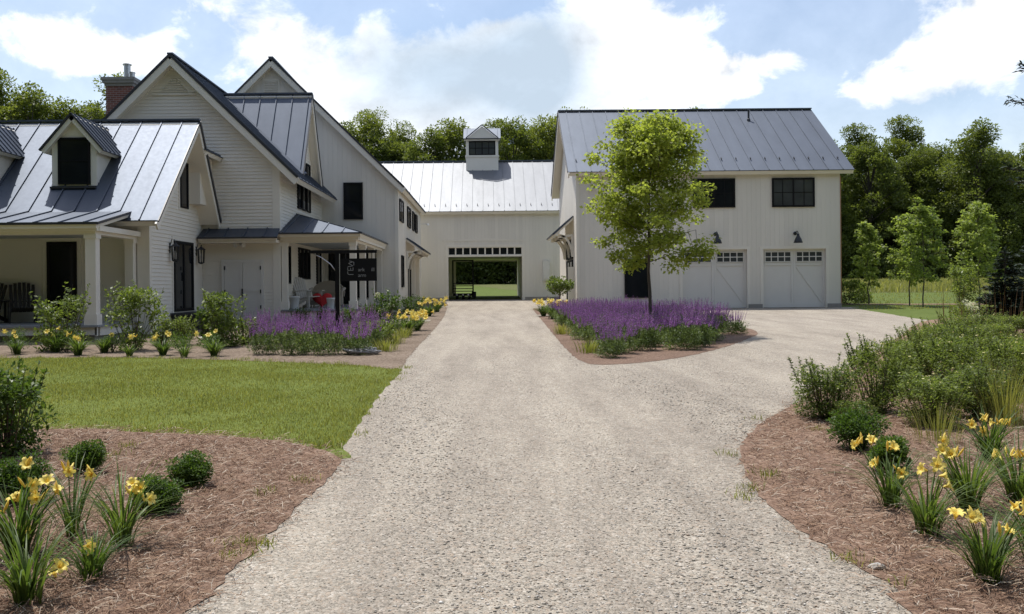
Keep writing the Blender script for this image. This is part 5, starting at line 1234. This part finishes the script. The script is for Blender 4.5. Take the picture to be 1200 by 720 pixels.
# ================================================================== SMALL THINGS
# the hanging sign
sg = G(396, 397); sx, sy = sg.x, sg.y; t = thing('sign_post', 'black post with a hanging black sign board before the side porch', 'sign', sg)
zt = EYE - (un(396, 297)[1]) * sy / FOC
mb = MB(); mb.box(sx - .05, sx + .05, sy - .05, sy + .05, gz(sy) - .05, zt); mb.build('post', M['black'], t)
xa_, xb_ = [un(p, 298)[0] * sy / FOC for p in (363, 441.5)]
mb = MB(); mb.box(xa_, xb_, sy - .04, sy + .04, zt, zt + .075); mb.build('arm', M['black'], t)
mb = MB(); pts = [(xa_ + .08, sy, zt - .005), (xa_ + .28, sy, zt - .1), (sx - .16, sy, zt - .27), (sx - .05, sy, zt - .42)]
mb.tube(pts, .012, 6); mb.tube([(sx + .066, sy - .055, zt - .02), (sx + .066, sy - .055, zt - 1.5)], .009, 6); mb.build('cable', M['steel'], t)
bx0, bx1 = [un(p, 318)[0] * sy / FOC for p in (399.5, 441.5)]; bz1, bz0 = zt - .13, zt - .68
mb = MB(); mb.box(bx0, bx1, sy - .02, sy + .02, bz0, bz1); bd = mb.build('sign_board', M['sign'], t)
mb = MB()
for x in (bx0 + .12, bx1 - .12): mb.tube([(x, sy, bz1), (x, sy, zt)], .008, 6)
mb.build('hanger', M['iron'], t)
def text(s, x, y, z, size, parent, rot=0.0, name='lettering'):
    cu_ = bpy.data.curves.new(name, 'FONT'); cu_.body = s; cu_.size = size; cu_.extrude = .003; cu_.align_x = 'LEFT'
    o = bpy.data.objects.new(name, cu_); COL.objects.link(o); bpy.context.view_layer.update()
    me = bpy.data.meshes.new_from_object(o.evaluated_get(bpy.context.evaluated_depsgraph_get())); bpy.data.objects.remove(o)
    me.materials.clear(); me.transform(Matrix.Translation(Vector((x, y, z)) - root_loc(parent)) @ Matrix.Rotation(R(90), 4, 'X') @ Matrix.Rotation(rot, 4, 'Z')); return link(name, me, M['letter'], parent)
text('ark', bx0 + .42, sy - .024, bz0 + .235, .125, bd); text('ill', bx0 + .74, sy - .024, bz0 + .235, .125, bd); text('arm', bx0 + .42, sy - .024, bz0 + .10, .125, bd)
# the ornate upright mark at the left of the board: square linked strokes
mb = MB(); mx0, mz0 = bx0 + .17, bz0 + .16
def stroke(*p):
    for a, b in zip(p, p[1:]): mb.bar((mx0 + a[0], sy - .024, mz0 + a[1]), (mx0 + b[0], sy - .024, mz0 + b[1]), .014, .006, (0, 1, 0))
stroke((.14, 0), (.02, 0), (.0, .02), (.0, .08)); stroke((.0, .10), (.13, .10), (.13, .17)); stroke((.07, .10), (.07, .16)); stroke((.0, .10), (.0, .17))
stroke((.0, .19), (.13, .21), (.02, .27), (.13, .31)); stroke((.04, .33), (.15, .30), (.15, .22)); mb.build('emblem', M['letter'], bd)
# planters
def planter(label, x, y, z, r, h):
    t = thing('planter', label, 'planter', (x, y, z), 0, 'white porch planters'); mb = MB(); mb.lathe((x, y, z), [(0, 0), (r * .78, 0), (r * .8, .02), (r, h - .05), (r * 1.07, h - .045), (r * 1.07, h), (r * .95, h), (r * .9, h - .06), (0, h - .06)], 20); mb.build('pot', M['pot'], t, True)
    mb = MB(); mb.lathe((x, y, z), [(0, h - .05), (r * .88, h - .055)], 20); mb.build('soil', M['bark_mulch'], t)
planter('larger white planter at the left end of the side porch', -6.32, 30.6, QD, .17, .42); planter('smaller white planter beside the red heart cushion', -5.12, 30.5, QD, .13, .36)
# adirondack chair
def slat_chair(label, x, y, z, rz, m, name='slatted_chair', cat='chair', group=None):
    t = thing(name, label, cat, (x, y, z), rz, group); o = Vector((x, y, z))
    def mbb(nm, fn):
        b = MB(); fn(b); b.v = [tuple(Vector(v) + o) for v in b.v]; return b.build(nm, m, t)
    mbb('seat', lambda b: [b.bar((-.27, -.30 + i * .085, .40 - i * .016), (.27, -.30 + i * .085, .40 - i * .016), .075, .022) for i in range(7)])
    mbb('backrest', lambda b: [b.bar((-.24 + i * .096, .2, .28), (-.27 + i * .108, .48, .98 + .08 * math.sin(PI * (i + .5) / 6)), .085, .02, (0, 1, .3)) for i in range(6)] + [b.bar((-.28, .33, .55), (.28, .33, .55), .05, .03)])
    for s in (-1, 1):
        mbb('armrest', lambda b: b.bar((s * .34, -.38, .60), (s * .34, .40, .57), .13, .025))
        mbb('leg', lambda b: b.bar((s * .31, -.30, 0), (s * .31, -.30, .59), .03, .09, (0, 1, 0))); mbb('leg', lambda b: b.bar((s * .29, -.32, .36), (s * .29, .52, .03), .03, .09))
        mbb('leg', lambda b: b.bar((s * .33, .36, 0), (s * .33, .36, .57), .03, .07, (0, 1, 0)))
    return t
slat_chair('weathered white slatted armchair on the side porch behind the planters', -6.12, 31.9, QD, 1.0, M['chair_white'])
# wicker settee with the red heart cushion
x, y, z = -5.6, 32.6, QD; t = thing('wicker_settee', 'grey wicker settee with a rounded back on the side porch', 'settee', (x, y, z))
def wk(nm, fn):
    b = MB(); fn(b); b.v = [(p[0] + x, p[1] + y, p[2] + z) for p in b.v]; return b.build(nm, M['wicker'], t)
wk('seat', lambda b: b.box(-.52, .52, -.28, .3, .30, .40)); wk('apron', lambda b: b.box(-.52, .52, -.28, -.25, .1, .297))
wk('backrest', lambda b: b.prism([(-.55, .30, .38)] + [(-.58 * math.cos(a), .30 + .1 * math.sin(a), .52 + .42 * math.sin(a)) for a in np.linspace(0, PI, 13)] + [(.55, .30, .38)], (0, .06, .0)))
for s in (-1, 1):
    wk('armrest', lambda b: b.tube([(s * .54, -.30, .10), (s * .56, -.30, .55), (s * .57, -.1, .62), (s * .57, .3, .66)], .05, 8)); wk('leg', lambda b: b.tube([(s * .5, -.26, 0), (s * .5, -.26, .3)], .03, 6)); wk('leg', lambda b: b.tube([(s * .5, .28, 0), (s * .5, .28, .3)], .03, 6))
hb = []
for i in range(36):
    a = 2 * PI * i / 36; hb.append((16 * math.sin(a) ** 3 / 16 * .34, (13 * math.cos(a) - 5 * math.cos(2 * a) - 2 * math.cos(3 * a) - math.cos(4 * a)) / 17 * .30))
bm = bmesh.new(); rings = []
for sc_, dy_ in ((.02, -.11), (.5, -.10), (.85, -.065), (1, 0), (.85, .065), (.5, .10), (.02, .11)): rings.append([bm.verts.new((p[0] * sc_, dy_ + .22 * (p[1] * sc_ + .29) * .5, p[1] * sc_ + .30)) for p in hb])
for a, b in zip(rings, rings[1:]):
    for i in range(36): bm.faces.new((a[i], a[(i + 1) % 36], b[(i + 1) % 36], b[i]))
bmesh.ops.recalc_face_normals(bm, faces=bm.faces); me = bpy.data.meshes.new('heart_cushion'); bm.to_mesh(me); bm.free(); me.polygons.foreach_set('use_smooth', [True] * len(me.polygons))
ho = link('heart_cushion', me, M['red']); ho.location = (-5.66, 31.95, QD); tag(ho, 'red heart shaped cushion leaning against the wicker settee', 'cushion')
# rockers on the left porch
slat_chair('dark rocking chair in the shade of the left porch beside the dark door', -12.15, 24.5, .76, .5, M['chair_dark'], 'rocking_chair', 'chair', 'dark porch chairs')
slat_chair('low dark slatted chair at the far left of the shaded porch', -13.1, 24.4, .76, -.2, M['chair_dark'], 'porch_chair', 'chair', 'dark porch chairs')
# hose coil
g = G(424, 416); P = []
for i in range(150):
    a = i * .31; r_ = .24 + .05 * math.sin(i * .35); P.append((g.x + math.cos(a) * r_ * 1.3, g.y + math.sin(a) * r_ * .8, gz(g.y) + .035 + .0006 * i + .015 * math.sin(i * 1.3)))
mb = MB(); mb.tube(P, .014, 6); tag(mb.build('garden_hose', M['hose'], None, True), 'coil of grey garden hose lying at the end of the purple row', 'hose')
# stones by the bed edge
for px, py, r_, lab in ((1028, 668, .042, 'pale grey stone lying at the edge of the right bed'), (1076, 626, .03, 'small pale pebble between the daylilies of the right bed')):
    g = G(px, py); bm = bmesh.new(); bmesh.ops.create_icosphere(bm, subdivisions=2, radius=r_)
    for v in bm.verts: v.co = Vector((v.co.x * 1.15, v.co.y * .8, v.co.z * .5)) * (1 + random.uniform(-.12, .12))
    me = bpy.data.meshes.new('rock'); bm.to_mesh(me); bm.free(); o = link('rock', me, M['stone']); o.location = (g.x, g.y, g.z + r_ * .35); tag(o, lab, 'stone')
# slatted wagon in the barn passage
wx, wy = -1.45, 54.6; wz = gz(52.4) + .03; t = thing('hay_wagon', 'dark slatted wagon with small wheels parked inside the open barn passage', 'wagon', (wx, wy, wz))
mb = MB(); mb.box(wx - .58, wx + .58, wy - .4, wy + 1.2, wz + .2, wz + .34); mb.box(wx + .5, wx + .75, wy - .4, wy + .3, wz + .1, wz + .44); mb.build('bed', M['black'], t)
for s in (-1, 1):
    mb = MB(); mb.box(wx + s * .58 - .04, wx + s * .58 + .04, wy - .4, wy - .32, wz + .34, wz + 2.28); mb.build('post', M['black'], t)
mb = MB()
for zz in (.45, .60, .76, .9): mb.box(wx - .54, wx + .54, wy - .38, wy - .34, wz + zz, wz + zz + .045)
mb.box(wx - .54, wx + .54, wy - .38, wy - .34, wz + 2.2, wz + 2.28); mb.build('slat_rack', M['black'], t)
for a in (-.36, .0, .36):
    for b in (-.3, .9):
        mb = MB(); mb.lathe((wx + a - .06, wy + b, wz + .14), [(0, 0), (.06, 0), (.14, .01), (.14, .11), (.06, .12), (0, .12)], 16, axis=(1, 0, 0)); mb.build('wheel', M['black'], t)
for a in (-.36, .0, .3):
    mb = MB(); mb.lathe((wx + a, wy - .405, wz + .27), [(0, 0), (.055, 0), (.05, .015), (0, .02)], 12, axis=(0, -1, 0)); mb.build('reflector', M['pot'], t)
